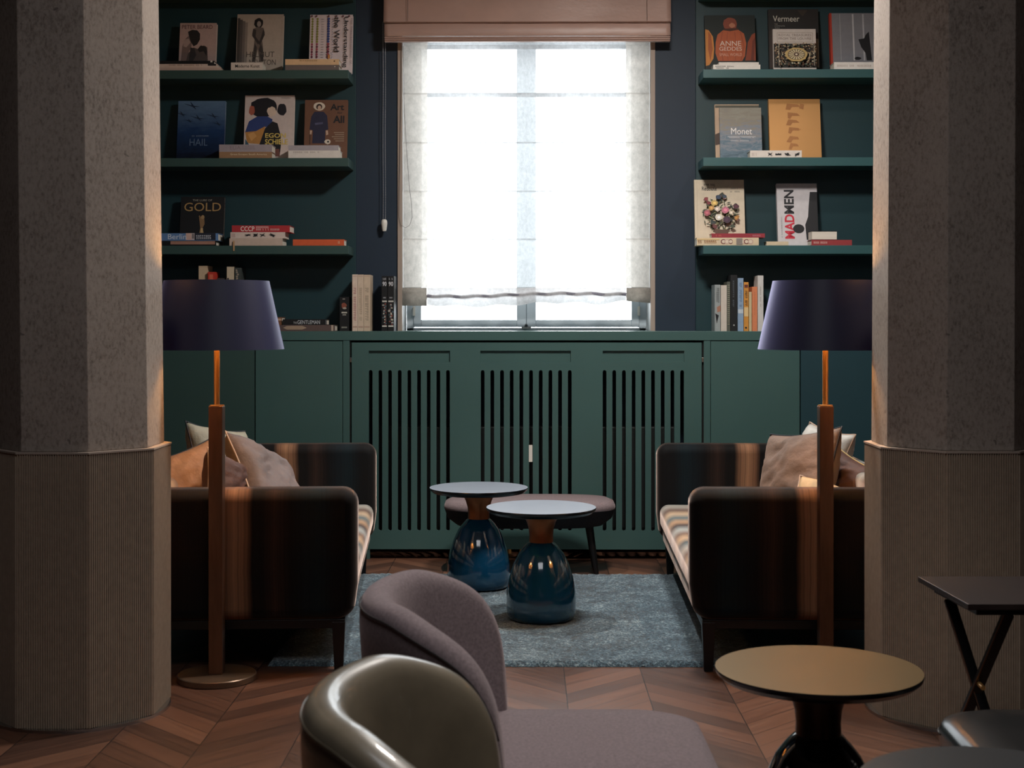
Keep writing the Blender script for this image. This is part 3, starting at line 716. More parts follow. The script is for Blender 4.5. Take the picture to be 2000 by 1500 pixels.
# ------------------------------------------------------------------ books
def text_shape(s, bold=0.0):
    c = bpy.data.curves.new('lettering', 'FONT'); c.body = s; c.resolution_u = 3; c.offset = bold; c.align_x = 'LEFT'
    o = bpy.data.objects.new('lettering', c); me = bpy.data.meshes.new_from_object(o)
    vs = [v.co.copy() for v in me.vertices]; fs = [tuple(p.vertices) for p in me.polygons]
    bpy.data.objects.remove(o); bpy.data.curves.remove(c); bpy.data.meshes.remove(me); return vs, fs
class Face:
    """lettering and printed shapes on the plane of a cover or spine, given in photo points"""
    def __init__(s, Y, org): s.Y = Y; s.o = org; s.art = MB(); s.txt = MB(); s.k = 0
    def p(s, x, y, lift): q = PX(x, y, s.Y) - s.o; return (q.x, -.0004 - lift, q.z)
    def poly(s, pts, m):
        s.k += 1; l = s.k * .00012
        s.art.add([s.p(x, y, l) for x, y in pts], [tuple(range(len(pts)))], m)
    def rect(s, x0, y0, x1, y1, m): s.poly([(x0, y1), (x1, y1), (x1, y0), (x0, y0)], m)
    def oval(s, cx, cy, rx, ry, m, n=20, wob=0, rot=0):
        pts = []
        for j in range(n):
            a = 2 * PI * j / n; r = 1 + (random.uniform(-wob, wob) if wob else 0)
            x, y = rx * r * math.cos(a), ry * r * math.sin(a); ca, sa = math.cos(rot), math.sin(rot)
            pts.append((cx + x * ca - y * sa, cy + x * sa + y * ca))
        s.poly(pts, m)
    def marks(s, n, x0, y0, x1, y1, m, rot=0):     # lettering too small to read in the photograph
        rn = random.Random(n * 31 + int(x0)); L = (x1 - x0) if rot == 0 else (y1 - y0); H = (y1 - y0) if rot == 0 else (x1 - x0)
        k = 0.0; st = L / max(1, n)
        for i in range(n):
            if rn.random() < .12: k += st; continue
            w = st * .22
            for f, a, b_ in ((.08, 0, 1), (.52, rn.choice((0, .35, .5)), 1)):
                p, q = k + st * f, k + st * f + w
                if rot == 0: s.rect(x0 + p, y0 + H * a, x0 + q, y0 + H * b_, m)
                else: s.rect(x0 + H * a, y0 + p, x0 + H * b_, y0 + q, m)
            if rot == 0: s.rect(x0 + k, y0, x0 + k + st * .7, y0 + H * .2, m)
            s.k -= 3 if rot == 0 else 2
            k += st
        s.k += 1
    def text(s, t, x0, y0, x1, y1, m, rot=0, bold=0.0):
        if t.startswith('~'): return s.marks(int(t[1:]), x0, y0, x1, y1, m, rot)
        vs, fs = text_shape(t, bold)
        if not vs: return
        ax = min(v.x for v in vs); bx = max(v.x for v in vs); ay = min(v.y for v in vs); by = max(v.y for v in vs)
        s.k += 1; out = []
        for v in vs:
            u = (v.x - ax) / (bx - ax); w = (v.y - ay) / (by - ay)
            if rot == 0: x, y = x0 + (x1 - x0) * u, y1 + (y0 - y1) * w
            elif rot == -90: x, y = x0 + (x1 - x0) * w, y0 + (y1 - y0) * u      # reads downwards
            else: x, y = x1 + (x0 - x1) * w, y1 + (y0 - y1) * u                 # reads upwards
            out.append(s.p(x, y, .0016 * 0 + s.k * .00012))
        s.txt.add(out, fs, m)
SHZ = {'L1': SH[0], 'L2': SH[1], 'L3': SH[2], 'W': ZT}
TOPS = {}
def book(kind, box, Y, zb, cm, label, th=.025, depth=.2, art=None, group=None, spine=None, pages=None, lean=True, yaw=0, tilt=0, fore=False):
    x0, y0, x1, y1 = box
    A = PX(x0, y0, Y); B = PX(x1, y1, Y)
    w = B.x - A.x; h = A.z - B.z
    pages = pages or M['paper']; e = .0028; ov = .003
    if kind == 'face': h = A.z - zb; L, D, T = h, w, th; f = lambda a, b_, c_: (b_, c_, a)
    elif kind == 'flat': L, D, T = w, depth, h; f = lambda a, b_, c_: (a, b_, c_)
    else: h = A.z - zb; L, D, T = h, depth, w; f = lambda a, b_, c_: (c_, b_, a)
    rx = 0; z = zb
    if kind == 'face' and lean:
        an = math.asin(max(.0, min(.16, (8.520 - Y - th) / max(h, .05)))) if lean is True else lean; rx = -an; z = zb + th * math.sin(an) + .0003
    org = Vector((A.x, Y, zb))
    t = thing('book', label, 'book', (A.x, Y, z), yaw, group, rx)
    if tilt: t.rotation_euler[1] = tilt
    b = MB()
    def bx(a0, a1, b0, b1, c0, c1, m):
        P, Q = f(a0, b0, c0), f(a1, b1, c1)
        b.box(min(P[0], Q[0]), max(P[0], Q[0]), min(P[1], Q[1]), max(P[1], Q[1]), min(P[2], Q[2]), max(P[2], Q[2]), m)
    sm = spine or cm
    bx(0, L, 0 if kind != 'face' else .0, D, 0, e, cm); bx(0, L, 0, D, T - e, T, cm); bx(0, L, 0, e, e, T - e, sm)
    if kind == 'face' and spine: bx(0, L, -.0006, .012, -.0006, T, spine)
    b.build('cover', None, t)
    b = MB(); b_m = pages
    def bp(a0, a1, b0, b1, c0, c1):
        P, Q = f(a0, b0, c0), f(a1, b1, c1)
        b.box(min(P[0], Q[0]), max(P[0], Q[0]), min(P[1], Q[1]), max(P[1], Q[1]), min(P[2], Q[2]), max(P[2], Q[2]))
    bp(ov, L - ov, e, D - ov, e + .0001, T - e - .0001); b.build('pages', b_m, t)
    if art:
        F_ = Face(Y, org); art(F_)
        if F_.art.v: F_.art.build('printed_picture', None, t)
        if F_.txt.v: F_.txt.build('lettering', None, t)
    return t
W_ = flat('#e8e0d4'); K = flat('#0c0d10'); CR = flat('#d8c2ae'); INK = flat('#1a1a1e')
# ---- left, upper shelf
Z = SH[0]; GL1 = 'art books on the upper left shelf'; YFc = 8.42
def a(F):
    F.text('PETER BEARD', 352, 46, 412, 54, flat('#5a2a2a'))
    s1, s2 = flat('#2c2828'), flat('#86706a')
    F.poly([(352, 121), (354, 90), (358, 76), (366, 68), (372, 76), (372, 90), (366, 104), (362, 121)], s2)
    F.poly([(362, 121), (366, 104), (376, 92), (386, 96), (396, 88), (403, 92), (405, 121)], flat('#5c504c'))
    F.poly([(366, 68), (364, 60), (372, 56), (382, 57), (388, 64), (388, 76), (383, 86), (376, 90), (370, 80)], s1)
    F.poly([(384, 96), (390, 88), (400, 90), (403, 100), (402, 110), (396, 100), (388, 102)], s1)
    F.poly([(356, 76), (366, 74), (370, 82), (362, 92), (356, 90)], flat('#b8a098'))
    F.poly([(370, 92), (378, 94), (382, 108), (376, 121), (368, 121)], flat('#3a3434'))
book('face', (348, 42, 420, 137), 8.42, Z, flat('#c6aaa2'), 'portrait covered book, leftmost standing on the upper left shelf', .03, art=a, group=GL1)
def a(F):
    for i, c in enumerate(('#4a4440', '#5a524e', '#766c66', '#94887e')): F.rect(461 + i * 5, 32 + i * 3, 466 + i * 5, 136, flat(c))
    F.rect(481, 34, 546, 136, flat('#b8aa9c'))
    s = flat('#3e3836'); F.oval(502, 42, 9, 10, flat('#1c1a1a'), wob=.08); F.oval(503, 44, 4, 6, flat('#a0948a'))
    F.poly([(492, 54), (500, 50), (512, 52), (515, 62), (510, 76), (512, 90), (514, 120), (506, 122), (502, 96), (497, 122), (491, 122), (494, 90), (495, 76), (490, 64)], flat('#70645c'))
    F.poly([(492, 54), (490, 68), (502, 86), (506, 82), (497, 70), (498, 56)], s); F.poly([(512, 54), (515, 66), (506, 88), (503, 84), (508, 70)], s)
    F.poly([(496, 84), (500, 92), (498, 121), (491, 121)], s); F.poly([(508, 84), (512, 96), (514, 121), (509, 121), (504, 96)], s)
    F.text('HELMUT', 480, 101, 535, 112, flat('#5a524c')); F.text('NEWTON', 486, 117, 538, 128, flat('#5a524c'))
book('face', (460, 24, 551, 137), 8.42, Z, flat('#b4a698'), 'tall grey photo book with a standing figure on the upper left shelf', .03, art=a, group=GL1)
def a(F):
    cs = ['#8a8a3c', '#8a8a3c', '#b0a8a0', '#3c4a86', '#9088a8']
    for i, x in enumerate((608, 618, 628, 640, 648)):
        for j in range(16):
            y = 34 + j * 5.2
            if i == 2: F.rect(x - 2, y, x + 3, y + 1, flat('#a8a0a0'))
            elif i == 4: F.rect(x - .6, y, x + .6, y + 2, flat('#8a86a0'))
            else: F.oval(x, y, 2.2 if i < 3 else 2.8, 2.6, flat(cs[i] if j < 10 else ('#6a3040' if j % 2 else '#a04a5a')), 8)
    F.rect(640, 108, 644, 116, flat('#d08a48'))
    for x in (607, 616, 640, 655, 668, 680): F.oval(x, 29, 2, 2, flat('#704048'), 8)
    F.text('Understanding', 668, 30, 679, 134, INK, -90, .006); F.text('the World', 651, 31, 662, 102, INK, -90, .006)
    F.text('~24', 684, 34, 687, 132, flat('#887880'), -90)
book('face', (603, 25, 687, 137), 8.40, Z, flat('#dccccc'), 'white book with rotated title Understanding the World on the upper left shelf', .03, art=a, group=GL1)
GF1 = 'books lying on the upper left shelf'
def stackup(zb, items, Yf, group):
    z = zb + .0005
    for it in items:
        box, cm, label, depth = it[:4]; art = it[4] if len(it) > 4 else None; kw = it[5] if len(it) > 5 else {}
        yf = kw.pop('Y', Yf)
        hpx = box[3] - box[1]; T = hpx / F * yf
        # spine box moved so that it stands exactly on what is below it
        ytop = HOR - (z + T - EYE) * F / yf; ybot = HOR - (z - EYE) * F / yf; dy = ytop - box[1]
        def aa(Fc, art=art, dy=dy):
            if art:
                old = Fc.p; Fc.p = lambda x, y, l: old(x, y + dy, l); art(Fc)
        book('flat', (box[0], ytop, box[2], ybot), yf, z, cm, label, depth=depth, art=aa if art else None, group=group, **kw)
        z += T + .0005
def t1(F): F.text('~5', 406, 124.5, 421, 128, INK, bold=.01)
stackup(Z, [((300, 131, 432, 136), flat('#c8b0a4'), 'thin beige book, lowest under the leftmost portrait covered book', .13),
            ((300, 124, 424, 131), flat('#d6c2b4'), 'beige book with small black lettering in the low pile at the upper left shelf', .125, lambda F: (F.rect(406, 125, 422, 128.5, INK), F.text('~20', 330, 126, 396, 128.6, flat('#9a8478')))),
            ((300, 118, 418, 124), K, 'black book on top of the low pile at the left column on the upper shelf', .12, lambda F: F.rect(411, 118.5, 415, 122, W_))], 8.285, GF1)
stackup(Z, [((451, 121, 513, 136), flat('#d8ccc0'), 'small white book titled Moderne Kunst lying before the tall grey photo book', .12, lambda F: F.text('Moderne Kunst', 459.5, 126, 507, 132, INK, bold=.01))], 8.285, GF1)
stackup(Z, [((557, 126, 662, 136), flat('#6e625e'), 'grey book lying beneath the cream one below the infographic book', .12, lambda F: F.oval(654, 130, 1, 1, W_, 8)),
            ((557, 115, 662, 126), flat('#dcb88e'), 'cream book lying on the grey one before the infographic book', .12, lambda F: (F.text('~10', 585, 117, 620, 120, flat('#a07a50')), F.oval(653, 119.5, 1.5, 1.5, flat('#503828'), 8)))], 8.285, GF1)
# ---- left, middle shelf
Z = SH[1]; GL2 = 'art books on the middle left shelf'
def m_grad(name, top, bot, z0, h, noise_=.25, mid=None):
    k = NT(name); sp = k.n('ShaderNodeSeparateXYZ'); o = k.obj(); k.l(o, sp.inputs[0])
    v = k.math('ADD', k.math('DIVIDE', sp.outputs[2], h), k.math('MULTIPLY', k.math('SUBTRACT', k.noise(k.scale(o, (1, 1, 3)), 16, 5, .6), .5), noise_))
    st = [(0, bot), (1, top)]
    if mid: st = [(0, bot), (.5, mid), (1, top)]
    k.l(k.ramp(v, st), k.b.inputs['Base Color']); k.b.inputs['Roughness'].default_value = .35; return k.m
skyc = m_grad('printed_night_sky', (96, 122, 150), (8, 12, 26), 0, .36, .35, (28, 56, 96))
def a(F):
    d = flat('#16283f')
    for x, y, s in ((370, 203, 1.4), (382, 228, 1.2), (412, 224, 1.1), (350, 220, 1), (422, 240, .9), (366, 234, .7)):
        F.poly([(x - 12 * s, y - 3 * s), (x, y), (x + 12 * s, y + 2 * s), (x + 2 * s, y + 2.4 * s)], d); F.poly([(x - 2 * s, y - 6 * s), (x + 1 * s, y + 2 * s), (x + 7 * s, y + 6 * s), (x + 3 * s, y)], d)
    F.text('~12', 373, 264, 406, 267, flat('#6a7c98')); F.text('HAIL', 369, 271, 404, 285, flat('#5c708c'))
book('face', (344, 194, 437, 308), 8.42, Z, skyc, 'dark blue book with aeroplanes in clouds on the middle left shelf', .022, art=a, group=GL2, spine=None)
def a(F):
    F.oval(512, 208, 27, 20, flat('#15121a'), 24, .05); F.oval(548, 212, 9, 12, flat('#1a1820'), 16, .1); F.oval(489, 214, 6, 10, flat('#a85a46'), 14, .1); F.oval(528, 216, 9, 10, flat('#d8c0ac'), 16, .1)
    F.poly([(484, 236), (500, 226), (520, 226), (530, 232), (528, 244), (516, 248), (498, 256), (477, 258)], flat('#2a3d74'))
    F.poly([(477, 258), (498, 256), (516, 246), (514, 262), (506, 282), (482, 280)], flat('#b88244')); F.poly([(482, 262), (494, 258), (500, 266), (490, 276)], flat('#d09a5c'))
    F.poly([(516, 250), (530, 236), (540, 240), (546, 262), (548, 284), (546, 306), (508, 306), (506, 282)], flat('#14141a')); F.poly([(478, 272), (486, 284), (478, 284)], flat('#3a5a6a'))
    F.poly([(534, 292), (545, 292), (546, 307), (538, 307)], flat('#6a4038'))
    F.text('EGON', 516.5, 260, 557, 269.5, flat('#d8bc62'), bold=.02); F.text('SCHIELE', 516.5, 272, 561, 283, flat('#d8bc62'), bold=.02); F.text('~10', 546, 187.5, 565, 189.5, flat('#9a8c84'))
book('face', (475, 183, 572, 308), 8.42, Z, flat('#cdbcb4'), 'pale book with black, blue and ochre painted shapes on the middle left shelf', .03, art=a, group=GL2)
def a(F):
    nv = flat('#26263e'); F.oval(621, 205, 11.5, 8.5, flat('#dcccb8'), wob=.04); F.oval(621, 206, 6, 6, flat('#3a2a24')); F.oval(621.5, 208, 3.4, 4.6, flat('#c8a890'))
    F.poly([(612, 216), (630, 216), (637, 224), (640, 252), (634, 254), (634, 280), (609, 280), (610, 254), (603, 252), (606, 226)], nv)
    F.poly([(604, 254), (608, 254), (607, 262), (604, 262)], flat('#c8a890')); F.poly([(635, 254), (639, 254), (640, 262), (636, 264)], flat('#c8a890')); F.poly([(613, 239), (629, 237), (629, 241), (614, 243)], flat('#50506a'))
    F.oval(639, 277, 6, 5, flat('#d8cab8'), wob=.1); F.oval(640, 277, 2, 2, K, 8); F.rect(604, 262, 605, 282, flat('#2a1c18'))
    F.text('Art', 643, 200, 670, 213, INK, bold=.025); F.text('for', 657, 216, 667, 220, INK); F.text('All', 649, 224, 671, 239, INK, bold=.025)
    for i, (p, q) in enumerate(((651, 671), (653, 671), (647, 671), (651, 671), (654, 671))): F.rect(p, 258 + i * 4.2, q, 259.4 + i * 4.2, flat('#a08c78'))
book('face', (593, 192, 677, 308), 8.42, Z, flat('#6e4a36'), 'brown book titled Art for All on the middle left shelf', .022, art=a, group=GL2)
GF2 = 'books lying on the middle left shelf'
stackup(Z, [((428, 295, 531, 307), flat('#9a7656'), 'tan book, lower of the two lying before the book with painted shapes', .13, lambda F: F.text('Great Escapes South America', 450, 298.5, 521, 303, flat('#e6d2b0'), bold=.008)),
            ((428, 281, 531, 295), flat('#a2969a'), 'silver grey book, upper of the two lying before the book with painted shapes', .13, lambda F: (F.text('ELIA', 449, 284, 470, 291, flat('#8a7a80')), F.text('~6', 473, 284, 504, 291, flat('#968a90'))))], 8.285, GF2)
stackup(Z, [((563, 292.5, 664, 307), flat('#ddd4ca'), 'white book, lower of the pair lying before the brown Art for All book', .12, lambda F: F.text('~14', 573, 295, 624, 298, flat('#b0a49a'))),
            ((563, 282, 661, 292), flat('#a8a0a4'), 'silver book, upper of the pair lying before the brown Art for All book', .12)], 8.285, GF2)
# ---- left, lower shelf
Z = SH[2]; GL3 = 'books on the lowest left shelf'
def a(F):
    F.text('THE LURE OF', 373, 388, 411, 392, flat('#a8a090')); F.text('GOLD', 357, 395, 429, 412, flat('#b08c58'))
    g = flat('#8a6a48'); F.poly([(387, 426), (392, 421), (397, 426), (398, 438), (394, 446), (398, 458), (397, 470), (388, 470), (388, 456), (390, 446)], g); F.oval(394, 424, 3.4, 4, flat('#a88a60'), 12); F.poly([(386, 422), (388, 420), (392, 430), (390, 432)], g)
    F.poly([(391, 446), (395, 446), (396, 470), (390, 470)], flat('#c8a878'))
book('face', (350, 383, 436, 480), 8.42, Z, flat('#08090d'), 'black book titled Gold standing on the lowest left shelf', .022, art=a, group=GL3)
def a(F):
    F.rect(363, 454, 374, 467.6, flat('#d8b4a8')); F.rect(374, 454, 380, 467.6, flat('#cfc0c0')); F.rect(380, 453.6, 421, 467.7, flat('#1c2230')); F.text('Berlin', 328, 456, 364, 466, flat('#d8e0ea')); F.text('~8', 383, 458, 413, 466, flat('#b8bcc4'))
    for i in range(4): F.rect(375 + i * 1.2, 455, 375.6 + i * 1.2, 465, INK)
stackup(Z, [((300, 470, 422, 479.5), K, 'black edged book lying lowest beneath the Berlin book', .13, lambda F: F.rect(333, 471, 420, 477.5, flat('#a87c6a'))),
            ((300, 454, 426, 468.5), flat('#5f83b2'), 'blue and black book titled Berlin lying on the lowest left shelf', .13, a)], 8.285, GL3)
def a(F):
    F.text('CCCP', 470, 441, 497, 450.5, flat('#f0e4d8'), bold=.012); F.text('~10', 500, 441, 525, 444.5, flat('#f0c8c0')); F.text('~18', 500, 445.5, 546, 449, flat('#f0c8c0'))
def figs(F, xs, y, sc=1):
    for x in xs:
        F.oval(x, y, 3.6, 2.2, INK, 11, .45, random.uniform(-.5, .5))
        for k in range(3):
            an = random.uniform(-1.2, 1.2); F.poly([(x - 6 * math.cos(an), y - 4.6 * math.sin(an) - .5), (x + 6 * math.cos(an), y + 4.6 * math.sin(an) - .5), (x + 6 * math.cos(an), y + 4.6 * math.sin(an) + .5), (x - 6 * math.cos(an), y - 4.6 * math.sin(an) + .5)], INK)
stackup(Z, [((448, 464.5, 552, 478.5), flat('#c8b2a2'), 'beige book with ribbon, lowest in the pile under the red CCCP book', .15),
            ((450, 452, 557, 464), flat('#d8c4b8'), 'white spine with small black figures below the red CCCP book', .15, lambda F: (F.text('~5', 452, 455, 460, 462, flat('#c8a8a0')), figs(F, (484, 499, 513, 532), 458))),
            ((453, 439, 566, 452), flat('#b02f34'), 'red book titled CCCP on top of its pile on the lowest left shelf', .17, a)], 8.285, GL3)
rbn = MB(); p0 = PX(455.5, 466, 8.282); p1 = PX(459, 490, 8.274)
rbn.box(p0.x, p0.x + .0095, 8.2765, 8.2775, p1.z, SH[2] + .028); ro = rbn.build('ribbon_bookmark', flat('#b8926a'), off=(p0.x, 8.277, SH[2])); ro.location = (p0.x, 8.277, SH[2]); tag(ro, 'tan ribbon bookmark hanging over the lowest left shelf edge', 'bookmark')
stackup(Z, [((572, 466.5, 672, 478.5), flat('#cf5a30'), 'orange book lying alone at the end of the lowest left shelf', .13, lambda F: F.text('oe', 660, 470, 663.5, 475, flat('#e8c8a8')))], 8.285, GL3)
# ---- left worktop
Z = ZT; GW = 'books standing on the worktop'
Yw = 8.36
book('spine', (388, 519, 405, 647), Yw, Z, flat('#cbb294'), 'cream book standing on the worktop behind the left lampshade', depth=.14, group=GW)
book('spine', (406, 531, 419, 647), Yw - .02, Z, flat('#c2392a'), 'red book standing on the worktop behind the left lampshade', depth=.14, group=GW, art=lambda F: F.rect(409, 536, 416, 546, flat('#d86a50')))
book('spine', (424, 543, 438, 647), Yw, Z, flat('#3a3432'), 'dark low book standing behind the left lampshade, only its top showing', depth=.14, group=GW)
book('spine', (443, 521, 457, 647), Yw, Z, flat('#cdbba0'), 'pale book with dark patch standing right of the red one behind the left lampshade', depth=.14, group=GW, art=lambda F: F.rect(444, 543, 447, 546, INK))
book('spine', (459, 523, 471, 647), Yw, Z, flat('#3c4240'), 'patterned dark book, rightmost behind the left lampshade', depth=.14, group=GW, art=lambda F: [F.oval(465 + random.uniform(-3, 3), 528 + i * 4, 2, 2, flat('#a09080'), 8, .3) for i in range(7)])
stackup(Z, [((500, 634.5, 654, 646.5), flat('#5e4c48'), 'wide grey brown book lying on the worktop below the Gentleman book', .15, lambda F: (F.poly([(553, 640), (560, 636.5), (590, 636), (599, 640), (590, 643.5), (560, 643.5)], flat('#a8907a')), F.rect(647, 635, 651, 646, flat('#b8a494')))),
            ((552, 623, 638, 634), K, 'black book titled Gentleman lying on the worktop', .12, lambda F: (F.text('THE', 573, 628, 580, 632, flat('#b8b8b8')), F.text('GENTLEMAN', 581, 625, 625, 632.5, flat('#c8ccd0')), F.rect(636, 624, 637, 633, flat('#7a7a80'))))], 8.26, 'books lying on the worktop')
Zq = ZT + (12 / F * 8.26) + .001
book('flat', (530, 619, 550.5, 634), 8.27, Zq, flat('#7a5038'), 'small brown book lying at the edge of the left lampshade', depth=.12, group='books lying on the worktop', art=lambda F: F.rect(532, 622, 549, 626, flat('#c0a088')))
def a(F):
    F.oval(672, 597, 5, 6, flat('#8a4a38'), 12, .15); F.oval(673, 602, 4, 2, flat('#b0a498'), 10); F.rect(667, 609, 678, 612, flat('#c0bcb0')); F.rect(669, 614, 676, 616, flat('#a8a49c')); F.rect(669, 583, 674, 585, flat('#88847c')); F.rect(667, 638, 678, 641, flat('#808078'))
book('spine', (663.5, 580, 682, 647), 8.36, Z, K, 'short black book with a red emblem standing left of the three cream volumes', depth=.12, art=a, group=GW)
cvl = ['#dcc6b4', '#d4bea8', '#d0baa2']
for i, (p, q, tx, tc) in enumerate(((688, 698.5, '~15', '#b07070'), (699, 710, '~16', '#b09c84'), (710.5, 723, '~13', '#9c8c7a'))):
    book('spine', (p, 536 + .4 * i, q, 647), 8.34, Z, flat(cvl[i]), ['first cream volume with reddish lettering, leftmost of the three', 'middle cream volume of the three standing left of the window', 'cream volume with pinkish edge, rightmost of the three by the window'][i], depth=.15, group=GW,
         art=lambda F, p=p, q=q, tx=tx, tc=tc: (F.text(tx, p + 2.5, 562, q - 3, 627, flat(tc), 90), F.rect(p + 1, 637, q - 1, 640, flat('#b89a88')), F.rect(p + 1, 539, q - 1, 540, flat('#b89a88'))))
for i, (p, q) in enumerate(((745.5, 756.5), (757.5, 769.5))):
    def a(F, p=p, q=q):
        F.text('90', p + 1.5, 550, q - 1.5, 559, flat('#c0c0c4'), bold=.03); F.text('~3', p + 2, 543, q - 2, 547, flat('#a8a8ac'), bold=.02); F.rect(p + 1, 587, q - 1, 590, flat('#c4c0b8')); F.rect(p + 3, 580, q - 3, 583, flat('#808084'))
        cs = ['#8a4a40', '#a8a49c', '#4a5a64', '#6a3a38', '#c0b8a8', '#384a50']
        for j in range(22): F.oval(random.uniform(p + 2.5, q - 2.5), 594 + j * 1.9, random.uniform(1.2, 2.4), random.uniform(1.2, 2.6), flat(cs[j % 6]), 8, .3)
        F.rect(p + 1, 635.5, q - 1, 638.5, flat('#c4c0b8'))
    book('spine', (p, 539, q, 647), 8.34, Z, K, ['black volume marked 90 with colourful lower half, left of the pair', 'black volume marked 90 with colourful lower half, right one by the casing'][i], depth=.15, group=GW, art=a)
# ---- right, upper shelf
Z = SH[0]; GR1 = 'art books on the upper right shelf'
def a(F):
    o1, o2, o3_ = flat('#b25a34'), flat('#8e4228'), flat('#c9823c')
    F.poly([(1379, 55), (1386, 57), (1394, 70), (1396, 95), (1394, 115), (1386, 128), (1379, 130)], o3_); F.poly([(1385, 60), (1390, 66), (1393, 95), (1388, 120), (1384, 96)], flat('#a85c30'))
    F.poly([(1477, 62), (1470, 66), (1462, 82), (1459, 104), (1456, 119), (1477, 119)], o2); F.poly([(1477, 70), (1471, 80), (1467, 119), (1473, 119)], flat('#6e3222'))
    F.oval(1428, 44, 14, 13, flat('#8a4632'), wob=.05); F.oval(1432, 47, 6, 5, flat('#b87a5c'), wob=.1); F.poly([(1414, 54), (1444, 52), (1441, 60), (1418, 60)], flat('#4a2a1c'))
    F.poly([(1403, 66), (1414, 57), (1428, 59), (1444, 56), (1455, 64), (1459, 84), (1456, 110), (1450, 120), (1403, 120), (1398, 104), (1399, 82)], o1)
    for x, w in ((1412, 1.6), (1422, 1.0), (1436, 1.2), (1447, 1.6)): F.poly([(x, 60), (x + w, 60), (x + (x - 1428) * .35 + w, 90), (x + w, 119), (x, 119), (x + (x - 1428) * .35, 90)], flat('#9a4a2c'))
    F.text('ANNE', 1407, 79, 1449, 89, flat('#e0cdbe')); F.text('GEDDES', 1406, 91, 1450, 99, flat('#e0cdbe')); F.text('SMALL WORLD', 1406, 104, 1450, 110, flat('#d8a890'))
book('face', (1378, 26, 1477, 135), 8.42, Z, flat('#1c2422'), 'dark book with an orange pumpkin on the upper right shelf', .03, art=a, group=GR1)
def a(F):
    F.text('Vermeer', 1512, 28, 1564, 40, flat('#d8d4c8')); F.text('THE', 1515, 44, 1521, 46, flat('#a8a49c')); F.text('COMPLETE', 1515, 48, 1535, 50, flat('#a8a49c')); F.text('WORKS', 1515, 52, 1525, 54, flat('#a8a49c'))
    F.rect(1595, 75, 1600, 133, flat('#8a7c68')); F.poly([(1505, 60), (1511, 50), (1511, 133), (1504, 133)], flat('#3a2c26')); F.poly([(1560, 17), (1580, 17), (1570, 30)], flat('#3a3028'))
book('face', (1503, 15, 1601, 135), 8.44, Z, flat('#24201e'), 'large black book titled in white serif letters at the back of the upper right shelf', .03, art=a, group=GR1)
def a(F):
    F.rect(1519, 62, 1589, 62.8, flat('#a8988a')); F.rect(1519, 81, 1589, 81.8, flat('#a8988a')); F.rect(1519, 62, 1519.8, 81, flat('#a8988a')); F.rect(1588.2, 62, 1589, 81, flat('#a8988a'))
    F.text('ROYAL TREASURES', 1522, 65, 1586, 69.5, flat('#8a7a70')); F.text('FROM THE LOUVRE', 1522, 72, 1586, 76.5, flat('#8a7a70'))
    F.rect(1512, 84.5, 1595, 133, flat('#2e2a26')); rnd = random.Random(4)
    cs = ['#c8b490', '#6a4a36', '#a89478', '#4a5a4c', '#d8ccb0', '#7a5c44']
    for i in range(170):
        x, y = rnd.uniform(1514, 1553), rnd.uniform(86, 131); c = flat(cs[i % 6]); r = rnd.uniform(.7, 1.9)
        F.oval(x, y, r, r * rnd.uniform(.5, 1.4), c, 7); F.oval(3107 - x, y, r, r, c, 7)
    F.oval(1553.5, 110.5, 22, 14, flat('#c8ac70'), 28, .05); F.oval(1553.5, 110.5, 17, 11, flat('#7a6a50'), 24)
    for k in range(16): an = PI * k / 8; F.poly([(1553.5, 110.5), (1553.5 + 15 * math.cos(an - .1), 110.5 + 10 * math.sin(an - .1)), (1553.5 + 15 * math.cos(an + .1), 110.5 + 10 * math.sin(an + .1))], flat('#e0d0a8'))
    F.oval(1553.5, 110.5, 5, 4, flat('#5a3c30'), 14); F.oval(1553.5, 110.5, 2.4, 2, flat('#e8dcc0'), 10)
    for x in (1519.5, 1588): F.rect(x - .5, 84.5, x + .5, 133, flat('#c8bca8'))
book('face', (1511, 55, 1595, 135), 8.385, Z, flat('#d6ccc4'), 'white book with an ornate jewelled pattern leaning before the black book', .02, art=a, group=GR1, lean=.12)
def a(F):
    F.rect(1643, 24, 1645, 119, flat('#9c9ca0')); F.rect(1668, 24, 1671, 119, flat('#c4c2c4')); F.rect(1688, 24, 1691, 119, flat('#b8b8bc')); F.poly([(1700, 60), (1694, 66), (1690, 74), (1679, 76), (1684, 92), (1692, 104), (1694, 119), (1704, 119)], INK); F.oval(1676, 115, 7, 3, INK, 12, .2)
book('face', (1624, 22, 1716, 135), 8.42, Z, flat('#84848a'), 'grey photo book with a red spine beside the right column', .035, art=a, group=GR1, spine=flat('#b43a28'))
GF3 = 'books lying on the upper right shelf'
stackup(Z, [((1393, 124.5, 1485, 133.5), flat('#e6e2da'), 'white book with black lettering lying below the pumpkin book', .12, lambda F: (F.text('~16', 1397, 126, 1434, 128.4, INK, bold=.01), F.text('~12', 1397, 129.4, 1426, 131.6, INK, bold=.01))),
            ((1404, 119.5, 1482, 124), flat('#dedad2'), 'thin white book, top of the pair below the pumpkin book', .11)], 8.285, GF3)
stackup(Z, [((1629, 120, 1720, 133.5), flat('#e8e4de'), 'white book lying before the grey red-spined book', .12, lambda F: F.text('~22', 1635, 124, 1702, 128, flat('#b8aca4')))], 8.285, GF3)
